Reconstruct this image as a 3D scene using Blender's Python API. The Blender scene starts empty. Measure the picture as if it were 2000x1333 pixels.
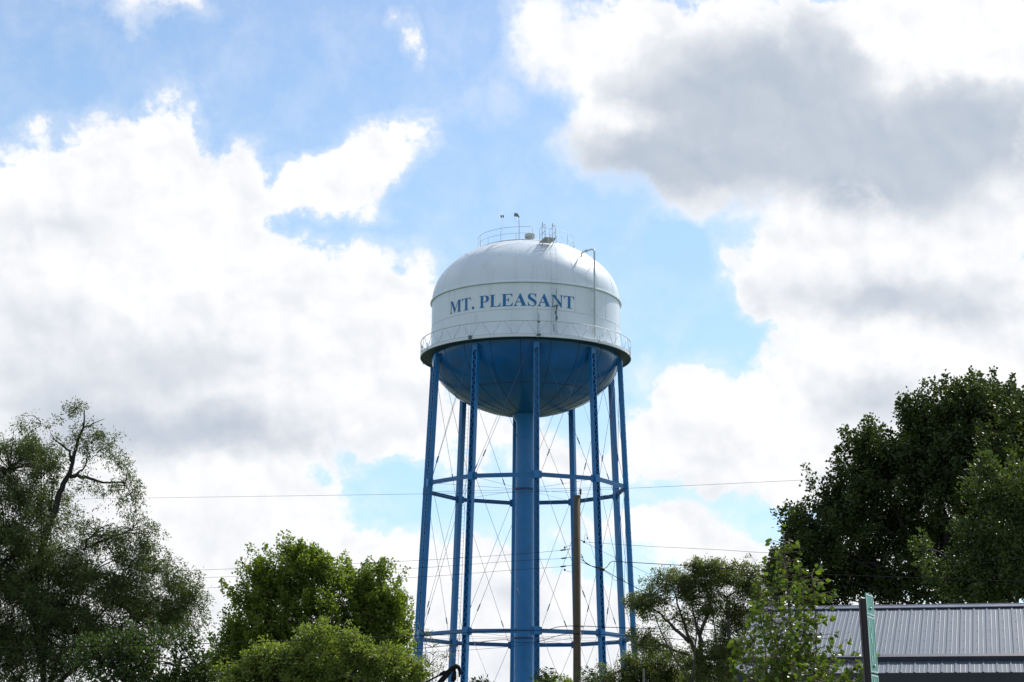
import bpy, bmesh, math, random
import numpy as np
from mathutils import Vector, Matrix
R_ = math.radians
sc = bpy.context.scene
COL = sc.collection

# ------------------------------------------------------------------ camera
F, PITCH, ROLL, EYE = 3694.8, .2220, -.0073, 1.6      # focal length in pixels of a 2000 px wide frame
cP, sP, cR, sR = math.cos(PITCH), math.sin(PITCH), math.cos(ROLL), math.sin(ROLL)
RIGHT, UP, FWD = Vector((1, 0, 0)), Vector((0, -sP, cP)), Vector((0, cP, sP))
cam = bpy.data.cameras.new('camera'); camo = bpy.data.objects.new('camera', cam); COL.objects.link(camo)
cam.sensor_width = 36; cam.lens = 36 * F / 2000; cam.clip_start = .1; cam.clip_end = 20000
ex, ey = RIGHT * cR - UP * sR, RIGHT * sR + UP * cR
camo.matrix_world = Matrix(((ex.x, ey.x, -FWD.x, 0), (ex.y, ey.y, -FWD.y, 0), (ex.z, ey.z, -FWD.z, EYE), (0, 0, 0, 1)))
sc.camera = camo
sc.render.resolution_x, sc.render.resolution_y = 1024, 682
sc.cycles.max_bounces = 6; sc.cycles.transparent_max_bounces = 8
sc.view_settings.view_transform = 'Standard'; sc.view_settings.look = 'None'
sc.view_settings.gamma = 1; sc.view_settings.use_curve_mapping = False
sc.view_settings.exposure = 0.55

def ray(px, py):
    X, Y = px - 1000, 666.5 - py
    u, w = X * cR + Y * sR, -X * sR + Y * cR
    return RIGHT * u + UP * w + FWD * F
def at(px, py, Y):
    "the point of the world seen at that place of the photograph, Y metres ahead of the camera"
    d = ray(px, py); return Vector((0, 0, EYE)) + d * (Y / d.y)
def azel(px, py):
    d = ray(px, py).normalized(); return math.degrees(math.atan2(d.x, d.y)), math.degrees(math.asin(d.z))

# ------------------------------------------------------------------ sun and sky
SUN_AZ, SUN_EL = R_(40), R_(47)                       # azimuth clockwise from straight ahead (+Y)
sd = Vector((math.sin(SUN_AZ) * math.cos(SUN_EL), math.cos(SUN_AZ) * math.cos(SUN_EL), math.sin(SUN_EL)))
sl = bpy.data.lights.new('sun', 'SUN'); slo = bpy.data.objects.new('sun', sl); COL.objects.link(slo)
sl.energy = 3.6; sl.angle = R_(.53); sl.color = (1, .955, .89)
slo.rotation_euler = sd.to_track_quat('Z', 'Y').to_euler()
slo.location = (60, 40, 120)

class NT:
    def __init__(s, tree): s.t = tree; s.n = tree.nodes; s.l = tree.links
    def node(s, typ, **kw):
        n = s.n.new(typ)
        for k, v in kw.items(): setattr(n, k, v)
        return n
    def put(s, inp, v):
        if isinstance(v, bpy.types.NodeSocket): s.l.new(v, inp)
        else: inp.default_value = v
    def math(s, op, a, b=0., c=None, clamp=False):
        n = s.node('ShaderNodeMath', operation=op, use_clamp=clamp)
        s.put(n.inputs[0], a); s.put(n.inputs[1], b)
        if c is not None: s.put(n.inputs[2], c)
        return n.outputs[0]
    def vmath(s, op, a, b=(0, 0, 0)):
        n = s.node('ShaderNodeVectorMath', operation=op); s.put(n.inputs[0], a); s.put(n.inputs[1], b); return n.outputs[0]
    def noise(s, vec, scale, detail=4., rough=.55, dist=0., out=0):
        n = s.node('ShaderNodeTexNoise'); s.put(n.inputs['Vector'], vec)
        n.inputs['Scale'].default_value = scale; n.inputs['Detail'].default_value = detail
        n.inputs['Roughness'].default_value = rough; n.inputs['Distortion'].default_value = dist
        return n.outputs[out]
    def rng(s, v, a, b, c=0., d=1., interp='SMOOTHSTEP'):
        n = s.node('ShaderNodeMapRange', interpolation_type=interp); s.put(n.inputs[0], v)
        for i, q in enumerate((a, b, c, d)): s.put(n.inputs[i + 1], q)
        return n.outputs[0]
    def mix(s, f, a, b, blend='MIX'):
        n = s.node('ShaderNodeMix', data_type='RGBA', blend_type=blend)
        s.put(n.inputs[0], f); s.put(n.inputs[6], a); s.put(n.inputs[7], b); return n.outputs[2]
    def comb(s, x, y, z=0.):
        n = s.node('ShaderNodeCombineXYZ'); s.put(n.inputs[0], x); s.put(n.inputs[1], y); s.put(n.inputs[2], z); return n.outputs[0]
    def blobs(s, vec, items, start=0.):
        "sum of soft elliptic patches in azimuth / elevation degrees"
        acc = start
        for it in items:
            px, py, rx, ry, w = it[:5]; rot = it[5] if len(it) > 5 else 0
            a, e = azel(px, py); k = 64.5
            m = s.node('ShaderNodeMapping', vector_type='TEXTURE'); s.l.new(vec, m.inputs[0])
            m.inputs[1].default_value = (a, e, 0); m.inputs[2].default_value = (0, 0, R_(rot)); m.inputs[3].default_value = (rx / k / .72, ry / k / .72, 1)
            g = s.node('ShaderNodeTexGradient', gradient_type='SPHERICAL'); s.l.new(m.outputs[0], g.inputs[0])
            acc = s.math('MULTIPLY_ADD', g.outputs[1], w, acc)
        return acc

CLOUD_WHITE = 0.715
world = bpy.data.worlds.new('World'); sc.world = world; world.use_nodes = True
world.cycles.sampling_method = 'MANUAL'; world.cycles.sample_map_resolution = 512
w = NT(world.node_tree); w.n.clear()
out = w.node('ShaderNodeOutputWorld'); bg = w.node('ShaderNodeBackground'); w.l.new(bg.outputs[0], out.inputs[0])
sky = w.node('ShaderNodeTexSky', sky_type='NISHITA', sun_disc=False)
sky.sun_elevation = SUN_EL; sky.sun_rotation = SUN_AZ; sky.air_density = 1.0; sky.dust_density = .6; sky.ozone_density = 1.0
tc = w.node('ShaderNodeTexCoord'); DIR = tc.outputs['Generated']
sx = w.node('ShaderNodeSeparateXYZ'); w.l.new(DIR, sx.inputs[0])
az = w.math('DEGREES', w.math('ARCTAN2', sx.outputs[0], sx.outputs[1]))
el = w.math('DEGREES', w.math('ARCSINE', sx.outputs[2]))
AE = w.comb(az, el)
warp1 = w.vmath('MULTIPLY', w.vmath('SUBTRACT', w.noise(AE, .22, 3, .5, out=1), (.5, .5, .5)), (3.2, 2.6, 0))
warp2 = w.vmath('MULTIPLY', w.vmath('SUBTRACT', w.noise(AE, .9, 5, .6, out=1), (.5, .5, .5)), (1.5, 1.2, 0))
AW = w.vmath('ADD', w.vmath('ADD', AE, warp1), warp2)
COVER = [
 # left cumulus mass
 (30, 370, 110, 90, 1), (190, 320, 95, 110, 1), (330, 270, 90, 85, .8), (300, 420, 200, 120, 1), (490, 330, 60, 70, .8),
 (570, 350, 70, 60, .8), (640, 340, 70, 60, .8), (740, 285, 105, 60, 1.1, 12), (690, 370, 70, 50, .7), (480, 430, 110, 60, .8), (100, 560, 260, 170, 1.1), (420, 560, 230, 130, 1.1),
 (700, 560, 160, 90, 1.1), (740, 680, 130, 130, 1), (200, 760, 350, 170, 1.2), (560, 780, 240, 120, 1.1), (790, 800, 75, 90, .8),
 (150, 980, 330, 130, 1), (480, 950, 180, 110, .9), (480, 1100, 220, 120, 1), (150, 1230, 350, 150, 1.1), (770, 1150, 160, 100, 1), (600, 1280, 260, 110, 1),
 # far cloud behind the tower legs
 (960, 1120, 160, 90, .9), (1000, 1270, 260, 120, 1), (900, 850, 130, 90, .65), (1080, 900, 130, 60, .7), (1200, 1010, 120, 50, .55), (1300, 1290, 300, 130, 1),
 # upper right grey cloud
 (1090, 60, 140, 90, .9), (1150, 240, 60, 50, .6), (1260, 120, 200, 110, 1.1), (1300, 250, 160, 90, 1), (1480, 130, 220, 150, 1.1), (1560, 290, 300, 110, 1.1), (1400, 330, 120, 60, .8),
 (1180, 290, 90, 80, .9), (1320, 350, 110, 60, .9), (1210, 180, 110, 90, .8), (1760, 130, 230, 170, 1.1), (1960, 60, 160, 120, 1.1), (1920, 300, 180, 170, 1), 
 # right white mass
 (1560, 470, 120, 100, 1), (1640, 580, 150, 90, 1), (1850, 520, 230, 180, 1.2), (1540, 560, 60, 70, .6),
 (1340, 745, 75, 60, .9), (1500, 770, 150, 75, 1), (1700, 760, 220, 110, 1.2), (1900, 750, 200, 140, 1.1), (1330, 870, 130, 90, 1.05), (1520, 890, 180, 80, 1), (1750, 900, 200, 80, 1),
 (1360, 1070, 130, 70, 1), (1480, 1160, 120, 70, .6), (1800, 1100, 300, 120, .9),
 # thin wisps
 (230, 5, 150, 30, .55), (360, 20, 60, 25, .35), (800, 90, 22, 45, .5, -20), (785, 40, 25, 20, .35), (60, 235, 50, 25, .4), (960, 200, 60, 60, .25), (1130, 320, 60, 60, .3),
 # clear holes
 (760, 960, 85, 52, -.75), (1560, 1020, 90, 40, -.9), (530, 330, 35, 40, -.3), (800, 590, 45, 25, -.35), (450, 1140, 60, 14, -.4), (900, 720, 50, 60, -.2), (1270, 700, 60, 45, -.45), (1420, 640, 75, 40, -.5), (1240, 960, 70, 30, -.35), (1340, 470, 90, 60, -.4), (960, 80, 40, 80, -.3), (1200, 215, 35, 20, -.3),
]
GREY = [(1330, 200, 210, 120, .8), (1480, 160, 260, 140, .8), (1640, 260, 340, 130, .8), (1900, 290, 300, 120, 1.0), (2050, 240, 200, 100, .6), (1500, 330, 260, 60, .7), (1250, 320, 140, 70, .6), (1600, 80, 140, 80, .5), (1700, 570, 200, 60, .85), (1640, 610, 130, 40, .4), (1680, 790, 130, 60, .75), (1850, 600, 150, 60, .5),
 (1190, 320, 150, 80, .5), (100, 450, 150, 60, .6), (130, 780, 300, 85, .95), (450, 845, 290, 50, .9), (150, 660, 300, 60, .45), (480, 700, 200, 50, .2), (1000, 1180, 90, 50, .5), (1420, 960, 180, 30, .35), (60, 1000, 160, 60, .3), (420, 700, 180, 60, .35), (980, 1300, 180, 50, .4), (560, 1180, 120, 40, .3), (1320, 1220, 150, 60, .3),
 (1090, 50, 160, 60, -.5), (1270, 10, 160, 40, -.6), (1780, 40, 120, 60, -.9), (1900, 80, 160, 60, -.9), (1240, 225, 90, 40, -.9), (1120, 150, 40, 80, -.5)]
VEIL = [(1060, 90, 130, 110, .8), (1200, 330, 150, 70, .9), (1330, 390, 90, 40, .8), (820, 300, 100, 50, .4), (500, 260, 120, 60, .45), (60, 250, 90, 50, .6), (760, 400, 60, 60, .5), (1370, 690, 130, 60, .6), (1240, 740, 60, 60, .8),
 (820, 590, 70, 50, .6), (700, 980, 160, 90, .55), (1520, 1020, 160, 60, .6), (1240, 960, 90, 50, .6), (1400, 560, 40, 80, .3), (230, 20, 220, 45, .8), (800, 80, 45, 70, .6), (600, 100, 60, 40, .35), (1150, 200, 90, 120, .6), (480, 1130, 120, 40, .8), (1100, 870, 200, 80, .6)]
cov = w.blobs(AW, COVER)
cov = w.math('MINIMUM', cov, 1.1)
fb = w.noise(AE, .62, 11, .60, .25)
fbw = w.math('ADD', w.math('MULTIPLY', w.math('SUBTRACT', fb, .5), 1.9), w.math('MULTIPLY', w.math('SUBTRACT', w.noise(AE, 3.2, 8, .65, .5), .5), .45))
fb2 = w.noise(AE, .25, 3, .5)
outside = w.rng(w.math('ADD', w.math('POWER', w.math('DIVIDE', w.math('ABSOLUTE', az), 18.), 2.), w.math('POWER', w.math('ABSOLUTE', w.math('DIVIDE', w.math('SUBTRACT', el, 12.5), 13.)), 2.)), 1.3, 2.0)
gen = w.rng(w.noise(DIR, 2.2, 4, .55), .46, .64, -.4, .9)
cov = w.math('ADD', cov, w.math('MULTIPLY', outside, gen))
softb = w.rng(w.blobs(AE, [(1180, 330, 330, 150, 1), (1050, 120, 160, 160, .8), (1400, 380, 200, 80, .8), (300, 400, 200, 100, .25), (150, 20, 300, 70, .8)]), 0, .9)
dens = w.math('ADD', cov, w.math('MULTIPLY', fbw, w.rng(cov, -.05, .45, .30, 1.)))
body = w.rng(dens, w.math('MULTIPLY_ADD', softb, -.22, .08), w.math('MULTIPLY_ADD', softb, .55, .52))
vb = w.blobs(AW, VEIL)
veil = w.math('MULTIPLY', w.rng(w.math('ADD', vb, w.math('MULTIPLY', fbw, w.rng(vb, 0, .5, 0, .8))), .15, 1.1), .62)
soft = w.math('MULTIPLY', w.rng(dens, -.15, .35), .35)
mask = w.math('MAXIMUM', body, w.math('MAXIMUM', veil, soft))
# relief : the same noise read a little towards the sun
AE2 = w.vmath('ADD', AE, (.22, .30, 0))
rel = w.math('SUBTRACT', w.noise(AE, .62, 4, .5, .25), w.noise(AE2, .62, 4, .5, .25))
big = w.math('SUBTRACT', w.noise(AE, .42, 4, .5), .5)
shade = w.math('ADD', w.math('MULTIPLY', rel, 1.2), w.math('MULTIPLY', big, -1.0))
shade = w.rng(shade, -.26, .42, -.06, .28)
grey = w.blobs(AW, GREY)
grey = w.math('ADD', grey, w.math('MULTIPLY', w.math('SUBTRACT', fb2, .5), .6))
grey = w.math('ADD', grey, w.math('MULTIPLY', w.math('SUBTRACT', w.noise(AE, .5, 5, .5), .5), .3))
grey = w.rng(grey, -.25, 1.25)
lit = w.math('ADD', w.math('MULTIPLY', grey, .86), w.math('MULTIPLY', shade, w.math('SUBTRACT', 1., w.math('MULTIPLY', grey, .6))))
lit = w.math('MULTIPLY', lit, w.rng(dens, .0, .9, .35, 1.0), clamp=True)
ccol = w.mix(lit, (CLOUD_WHITE, CLOUD_WHITE, CLOUD_WHITE * 1.01, 1), (CLOUD_WHITE * .46, CLOUD_WHITE * .53, CLOUD_WHITE * .63, 1))
skyc = w.mix(1., sky.outputs[0], (.089, .096, .105, 1), 'MULTIPLY')
haze_h = w.rng(el, 28., 0., 0, .62, 'LINEAR')
skyc = w.mix(haze_h, skyc, (.36, .585, .74, 1))
final = w.mix(mask, skyc, ccol)
w.l.new(final, bg.inputs[0]); bg.inputs[1].default_value = 1.0

# ------------------------------------------------------------------ materials
MATS = {}
def mat(name, col, rough=.5, metal=0., var=.12, nscale=3., bump=0., bscale=40., spec=.5, stretch=(1, 1, 1), col2=None, stain_or_sheen=None):
    if name in MATS: return MATS[name]
    m = bpy.data.materials.new(name); m.use_nodes = True; t = NT(m.node_tree)
    b = m.node_tree.nodes['Principled BSDF']
    c = t.node('ShaderNodeTexCoord').outputs['Object']
    mp = t.node('ShaderNodeMapping'); t.l.new(c, mp.inputs[0]); mp.inputs[3].default_value = stretch
    v = mp.outputs[0]
    n = t.noise(v, nscale, 5, .6)
    c1 = tuple(x * (1 - var) for x in col) + (1,); c2 = (tuple(min(1, x * (1 + var)) for x in col) if col2 is None else tuple(col2)) + (1,)
    colr = t.mix(t.rng(n, .3, .7), c1, c2)
    if stain_or_sheen:
        sn = t.noise(v, stain_or_sheen[1], 6, .65)
        colr = t.mix(t.math('MULTIPLY', t.rng(sn, .52, .75), stain_or_sheen[2]), colr, tuple(stain_or_sheen[0]) + (1,))
    t.l.new(colr, b.inputs['Base Color']); b.inputs['Metallic'].default_value = metal
    t.put(b.inputs['Roughness'], t.rng(n, .2, .8, rough * .85, min(1, rough * 1.15)))
    b.inputs['Specular IOR Level'].default_value = spec
    if bump:
        bn = t.node('ShaderNodeBump'); bn.inputs['Strength'].default_value = bump; bn.inputs['Distance'].default_value = .02
        t.l.new(t.noise(v, bscale, 4, .6), bn.inputs['Height']); t.l.new(bn.outputs[0], b.inputs['Normal'])
    MATS[name] = m; return m
def leafmat(name, c1, c2, trans=.3, rough=.45, tcol=None):
    if name in MATS: return MATS[name]
    m = bpy.data.materials.new(name); m.use_nodes = True; t = NT(m.node_tree)
    b = m.node_tree.nodes['Principled BSDF']; o = [n for n in t.n if n.type == 'OUTPUT_MATERIAL'][0]
    g = t.node('ShaderNodeNewGeometry')
    obj = t.node('ShaderNodeTexCoord').outputs['Object']
    f = t.math('ADD', t.math('MULTIPLY', g.outputs['Random Per Island'], .6), t.math('MULTIPLY', t.noise(obj, .7, 3), .55))
    col = t.mix(t.rng(f, .25, .85), c1 + (1,), c2 + (1,))
    t.l.new(col, b.inputs['Base Color']); b.inputs['Roughness'].default_value = rough; b.inputs['Specular IOR Level'].default_value = .35
    tr = t.node('ShaderNodeBsdfTranslucent')
    tk = tcol or (1.5, 1.7, .7)
    t.l.new(t.mix(1., col, tk + (1,), 'MULTIPLY'), tr.inputs[0])
    mx = t.node('ShaderNodeMixShader'); mx.inputs[0].default_value = trans
    t.l.new(b.outputs[0], mx.inputs[1]); t.l.new(tr.outputs[0], mx.inputs[2]); t.l.new(mx.outputs[0], o.inputs[0])
    MATS[name] = m; return m

WHITE = mat('white_paint', (.73, .79, .83), .36, var=.03, nscale=.5, stretch=(2.2, 2.2, .2), stain_or_sheen=((.50, .54, .55), .9, .38))
BLUE = mat('blue_paint', (.004, .155, .40), .36, var=.12, nscale=.8, stain_or_sheen=((.03, .10, .20), 1.5, .4))
BOWLBLUE = mat('bowl_blue_paint', (.006, .125, .37), .22, var=.15, nscale=.35, stain_or_sheen=((.03, .07, .12), .6, .6))
LETTER = mat('letter_blue_paint', (.012, .155, .38), .5, var=.06)
GALV = mat('galvanised_steel', (.42, .44, .44), .45, metal=.5, var=.15, nscale=6)
DARK = mat('black_metal', (.012, .012, .015), .5, var=.2)
RED = mat('red_lamp_glass', (.18, .01, .02), .25, var=.1)
POLEW = mat('weathered_pole_wood', (.085, .062, .036), .85, var=.3, nscale=5, stretch=(6, 6, .5), bump=.5, bscale=14, stain_or_sheen=((.07, .075, .035), 3, .6))
BARK = mat('bark', (.026, .021, .017), .9, var=.35, nscale=4, bump=.6, bscale=12)
WIRE = mat('wire', (.008, .008, .009), .9, spec=.1, var=.1)
ROOF = mat('metal_roof_paint', (.082, .112, .148), .6, metal=.0, spec=.3, var=.05, nscale=.5, stain_or_sheen=((.10, .115, .13), 1.6, .5))
TRIM = mat('roof_trim_paint', (.11, .12, .155), .4, metal=.2, var=.05)
DTRIM = mat('dark_trim_paint', (.020, .019, .026), .5, var=.1)
WALLM = mat('dark_board_wall', (.022, .021, .023), .8, var=.2)

# ------------------------------------------------------------------ object helpers
def tag(o, label=None, cat=None, group=None, kind=None):
    if label: o['label'] = label
    if cat: o['category'] = cat
    if group: o['group'] = group
    if kind: o['kind'] = kind
    return o
def empty(name, loc, label=None, cat=None, group=None, kind=None):
    o = bpy.data.objects.new(name, None); o.location = loc; COL.objects.link(o); o.empty_display_size = .3
    return tag(o, label, cat, group, kind)
class MB:
    "collects boxes, bars, tubes and revolved shapes for one mesh"
    def __init__(s): s.v = []; s.f = []; s.sm = []
    def add(s, vs, fs, smooth=False):
        b = len(s.v); s.v += [tuple(x) for x in vs]; s.f += [tuple(i + b for i in f) for f in fs]; s.sm += [smooth] * len(fs)
    def box(s, c, x, y, z):
        "centre and three half-axis vectors"
        c, x, y, z = Vector(c), Vector(x), Vector(y), Vector(z)
        vs = [c + x * a + y * b + z * d for d in (-1, 1) for b in (-1, 1) for a in (-1, 1)]
        s.add(vs, [(0, 2, 3, 1), (4, 5, 7, 6), (0, 1, 5, 4), (2, 6, 7, 3), (0, 4, 6, 2), (1, 3, 7, 5)])
    def bar(s, a, b, wx, wz, up=(0, 0, 1)):
        a, b = Vector(a), Vector(b); d = b - a; L = d.length; d /= L
        sd_ = d.cross(Vector(up)); sd_ = sd_.normalized() if sd_.length > 1e-6 else Vector((1, 0, 0)); u = sd_.cross(d)
        s.box((a + b) / 2, d * L / 2, sd_ * wx / 2, u * wz / 2)
    def tube(s, pts, r, n=6, cap=True):
        pts = [Vector(p) for p in pts]; rr = r if isinstance(r, (list, tuple)) else [r] * len(pts)
        b = len(s.v); prev = None
        for i, p in enumerate(pts):
            d = (pts[min(i + 1, len(pts) - 1)] - pts[max(i - 1, 0)]); d = d.normalized() if d.length > 1e-9 else Vector((0, 0, 1))
            if prev is None:
                x = d.cross(Vector((0, 0, 1)) if abs(d.z) < .9 else Vector((1, 0, 0))).normalized()
            else:
                x = prev - d * prev.dot(d); x = x.normalized() if x.length > 1e-6 else d.orthogonal().normalized()
            prev = x; y = d.cross(x)
            for k in range(n):
                a = 2 * math.pi * k / n; s.v.append(tuple(p + x * (math.cos(a) * rr[i]) + y * (math.sin(a) * rr[i])))
        for i in range(len(pts) - 1):
            for k in range(n):
                k2 = (k + 1) % n
                s.f.append((b + i * n + k, b + i * n + k2, b + (i + 1) * n + k2, b + (i + 1) * n + k)); s.sm.append(True)
        if cap:
            s.f.append(tuple(b + k for k in reversed(range(n)))); s.f.append(tuple(b + (len(pts) - 1) * n + k for k in range(n))); s.sm += [False, False]
    def lathe(s, prof, n=96, cx=0, cy=0, smooth=True, closed=False):
        b = len(s.v)
        for r, z in prof:
            for k in range(n):
                a = 2 * math.pi * k / n; s.v.append((cx + r * math.cos(a), cy + r * math.sin(a), z))
        m = len(prof)
        for i in range(m if closed else m - 1):
            j = (i + 1) % m
            for k in range(n):
                k2 = (k + 1) % n; s.f.append((b + i * n + k, b + i * n + k2, b + j * n + k2, b + j * n + k)); s.sm.append(smooth)
    def build(s, name, m, parent=None, label=None):
        me = bpy.data.meshes.new(name); me.from_pydata(s.v, [], s.f); me.update()
        me.polygons.foreach_set('use_smooth', s.sm)
        me.materials.append(m)
        o = bpy.data.objects.new(name, me); COL.objects.link(o)
        if parent: o.parent = parent
        if label: o['label'] = label
        return o
def local(o, root_loc):
    "moves mesh data written in world coordinates under a root that stands at root_loc"
    o.data.transform(Matrix.Translation(-Vector(root_loc))); return o

# ------------------------------------------------------------------ ground
g = MB(); S = 6000; N = 40
for i in range(N + 1):
    for j in range(N + 1): g.v.append((-S + 2 * S * i / N, -S + 2 * S * j / N, 0))
for i in range(N):
    for j in range(N):
        a = i * (N + 1) + j; g.f.append((a, a + N + 1, a + N + 2, a + 1)); g.sm.append(False)
tag(g.build('ground', mat('mown_grass', (.055, .085, .028), .95, var=.35, nscale=.25, bump=.6, bscale=6, col2=(.10, .115, .05))), kind='structure')

# ------------------------------------------------------------------ water tower
TX, TY = 1.0118, 136.
tower = empty('water_tower', (TX, TY, 0), 'tall water tower with white domed tank on ten blue legs', 'water tower')
A0 = .0973
RT, HS, DOME = 6.95, 35.05, 4.65
HDK = 31.06                                            # walkway level
RA, RB, HA, HB = 7.392, 7.869, 21.28, 10.61
slope = (RA - RB) / (HA - HB)
Rleg = lambda h: RA + (h - HA) * slope
def pol(r, a, h): return Vector((r * math.sin(a), -r * math.cos(a), h))     # a = 0 faces the camera
dome_r = lambda h: RT * max(0, 1 - ((h - HS) / DOME) ** 2) ** .5
dome_h = lambda r: HS + DOME * max(0, 1 - (r / RT) ** 2) ** .5

t = MB()
prof = [(RT, HDK - .1), (RT, HS - .07)]
prof += [(RT, HS - .06), (RT + .12, HS - .06), (RT + .12, HS + .03), (RT + .0, HS + .05)]
prof += [(RT * math.cos(q), HS + .05 + (DOME - .05) * math.sin(q)) for q in np.linspace(.02, math.pi / 2 - .002, 48)]
t.lathe(prof[:2], 128); t.lathe(prof[2:5], 128, smooth=False); t.lathe(prof[4:], 128)
tank = t.build('tank', WHITE, tower)
s = MB()                                               # welded plate seams, a few millimetres proud
def seam_ring(r, h, w_=.035, d=.012): s.lathe([(r + .001, h - w_), (r + d, h - w_ * .3), (r + d, h + w_ * .3), (r + .001, h + w_)], 128)
seam_ring(RT, 33.05)
for k in range(14):
    a = A0 + .2 + k * 2 * math.pi / 14
    s.tube([pol(RT + .004, a, 31), pol(RT + .002, a, 33.05)], .007, 5); s.tube([pol(RT + .004, a + .22, 33.05), pol(RT + .002, a + .22, HS - .08)], .007, 5)
for k in range(20):
    a = A0 + .1 + k * 2 * math.pi / 20
    s.tube([pol(RT * math.cos(q) + .004, a, HS + .05 + (DOME - .05) * math.sin(q) + .004) for q in np.linspace(.03, 1.08, 14)], .008, 5)
q = 1.0
rr_, hh_ = RT * math.cos(q), HS + .05 + (DOME - .05) * math.sin(q)
s.lathe([(rr_ + .03, hh_ - .02), (rr_ + .03, hh_ + .01), (rr_ - .03, hh_ + .03)], 128)
s.build('weld_seam', mat('weld_seam_paint', (.62, .66, .68), .5, var=.05), tower)

b = MB()
BB, HBT = 4.45, 31.15
nb = 1.9
bprof = [(RT * max(math.cos(q), 1e-6) ** (2 / nb), HBT - BB * math.sin(q)) for q in np.linspace(.02, math.pi / 2, 44)]
bprof = [(RT + .004, HBT)] + bprof
b.lathe([p for p in bprof if p[0] > .6] , 120)
bowl = b.build('bowl', BOWLBLUE, tower)
bs = MB()
for k in range(20):
    a = A0 + math.pi / 20 + k * 2 * math.pi / 20
    bs.tube([pol(r + .004, a, h - .004) for r, h in bprof[2:-2:2] if r > .8], .02, 5)
for q in (.72,):
    r, h = RT * math.cos(q) ** (2 / nb), HBT - BB * math.sin(q)
    bs.lathe([(r + .02, h + .05), (r + .035, h), (r - .01, h - .05)], 120)
bs.build('bowl_seam', mat('bowl_seam_paint', (.012, .06, .17), .5), tower)

r = MB()
r.lathe([(.74, 0), (.74, .3), (.715, .35), (.705, 9.5), (.70, 16.), (.66, 24), (.66, 26.2), (.95, 26.75)], 48)
riser = r.build('riser', BLUE, tower)
BAND = mat('riser_band_paint', (.008, .05, .14), .5)
for h in (HA, HB):
    r = MB(); r.lathe([(.69, h - .07), (.755, h - .06), (.755, h + .06), (.69, h + .07)], 48, smooth=False); r.build('riser_band', BAND, tower)
for h in (5., 8.4, 13., 17, 18.3, 25):
    r = MB(); r.lathe([(.65, h - .012), (.722 if h < 10 else (.708 if h < 17.5 else .703) if h < 20 else .668, h), (.65, h + .012)], 48); r.build('riser_weld', BAND, tower)

# walkway: ring plate with a drop fascia
RW = 7.75
d = MB()
d.lathe([(RT + .002, HDK), (RW, HDK), (RW, HDK - .17), (RW - .05, HDK - .17), (RW - .05, HDK - .04), (RT + .002, HDK - .04)], 120, smooth=False)
d.build('balcony', mat('balcony_white_paint', (.72, .76, .78), .45, var=.04), tower)
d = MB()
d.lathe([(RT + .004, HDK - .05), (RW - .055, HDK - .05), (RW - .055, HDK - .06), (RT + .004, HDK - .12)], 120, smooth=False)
d.build('balcony_underside', mat('underside_dark_blue', (.035, .07, .105), .6), tower)  # separate dark blue sheet set just below the white ring plate
rl = MB()
n = 120; HR = 32.03
for hh, rad in ((HR, .028), (HDK + .06, .02)):
    rl.tube([pol(RW - .03, 2 * math.pi * i / n, hh) for i in range(n + 1)], rad, 6, cap=False)
for k in range(30):
    a = A0 + k * math.pi / 15
    for sg in (-1, 1):
        rl.tube([pol(RW - .03, a + sg * .012, HDK + .05), pol(RW - .03, a + sg * (math.pi / 30 - .012), HR)], .017, 5)
rl.build('balcony_railing', mat('railing_paint', (.50, .54, .56), .5, var=.05), tower)

# ---- legs : laced box columns
def leg_mesh():
    m = MB(); W2, D2 = .20, .16; TH = .018
    def P(u, v, h):                                    # u tangential, v radial (outward +)
        R = Rleg(h) + v; return Vector((u, -R, h))
    h0, h1 = .3, 30.7
    ax = (P(0, 0, h1) - P(0, 0, h0)); L = ax.length; ax /= L
    rad = Vector((0, -1, 0)); rad = (rad - ax * rad.dot(ax)).normalized(); tan = Vector((1, 0, 0)); mid = (P(0, 0, h0) + P(0, 0, h1)) / 2
    m.box(mid + tan * (W2 - TH / 2), tan * TH / 2, rad * D2, ax * L / 2)
    m.box(mid - tan * (W2 - TH / 2), tan * TH / 2, rad * D2, ax * L / 2)
    m.box(mid - rad * (D2 - TH / 2), tan * (W2 - TH), rad * TH / 2, ax * L / 2)           # inner cover plate
    for sg in (-1, 1): m.box(mid + rad * (D2 + .008) + tan * sg * (W2 - .032), tan * .032, rad * .009, ax * L / 2)   # outer flanges
    st = .30; nn = int((h1 - h0) / st)
    for i in range(nn):
        a = h0 + i * st; s1 = 1 if i % 2 else -1
        if min(abs(a + st / 2 - HA), abs(a + st / 2 - HB)) < .36: continue
        pa = mid + ax * (a - h0 - L / 2) + rad * (D2 + .024) + tan * s1 * (W2 - .04); pb = mid + ax * (a + st - h0 - L / 2) + rad * (D2 + .024) - tan * s1 * (W2 - .04)
        m.bar(pa, pb, .046, .012, up=rad)
    for h in (HA, HB): m.box(mid + ax * (h - (h0 + h1) / 2) + rad * (D2 + .022), tan * W2, rad * .013, ax * .28)
    m.box(mid + ax * (L / 2 - .25) + rad * (D2 + .022), tan * W2, rad * .013, ax * .22)
    m.box(P(0, 0, .16), (.42, 0, 0), (0, .42, 0), (0, 0, .14))
    return m
lm = leg_mesh().build('leg', BLUE, tower); lm.rotation_euler.z = A0
legs = [lm]
for k in range(1, 10):
    c = lm.copy(); COL.objects.link(c); c.parent = tower; c.rotation_euler.z = A0 + k * math.pi / 5; legs.append(c)
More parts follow.
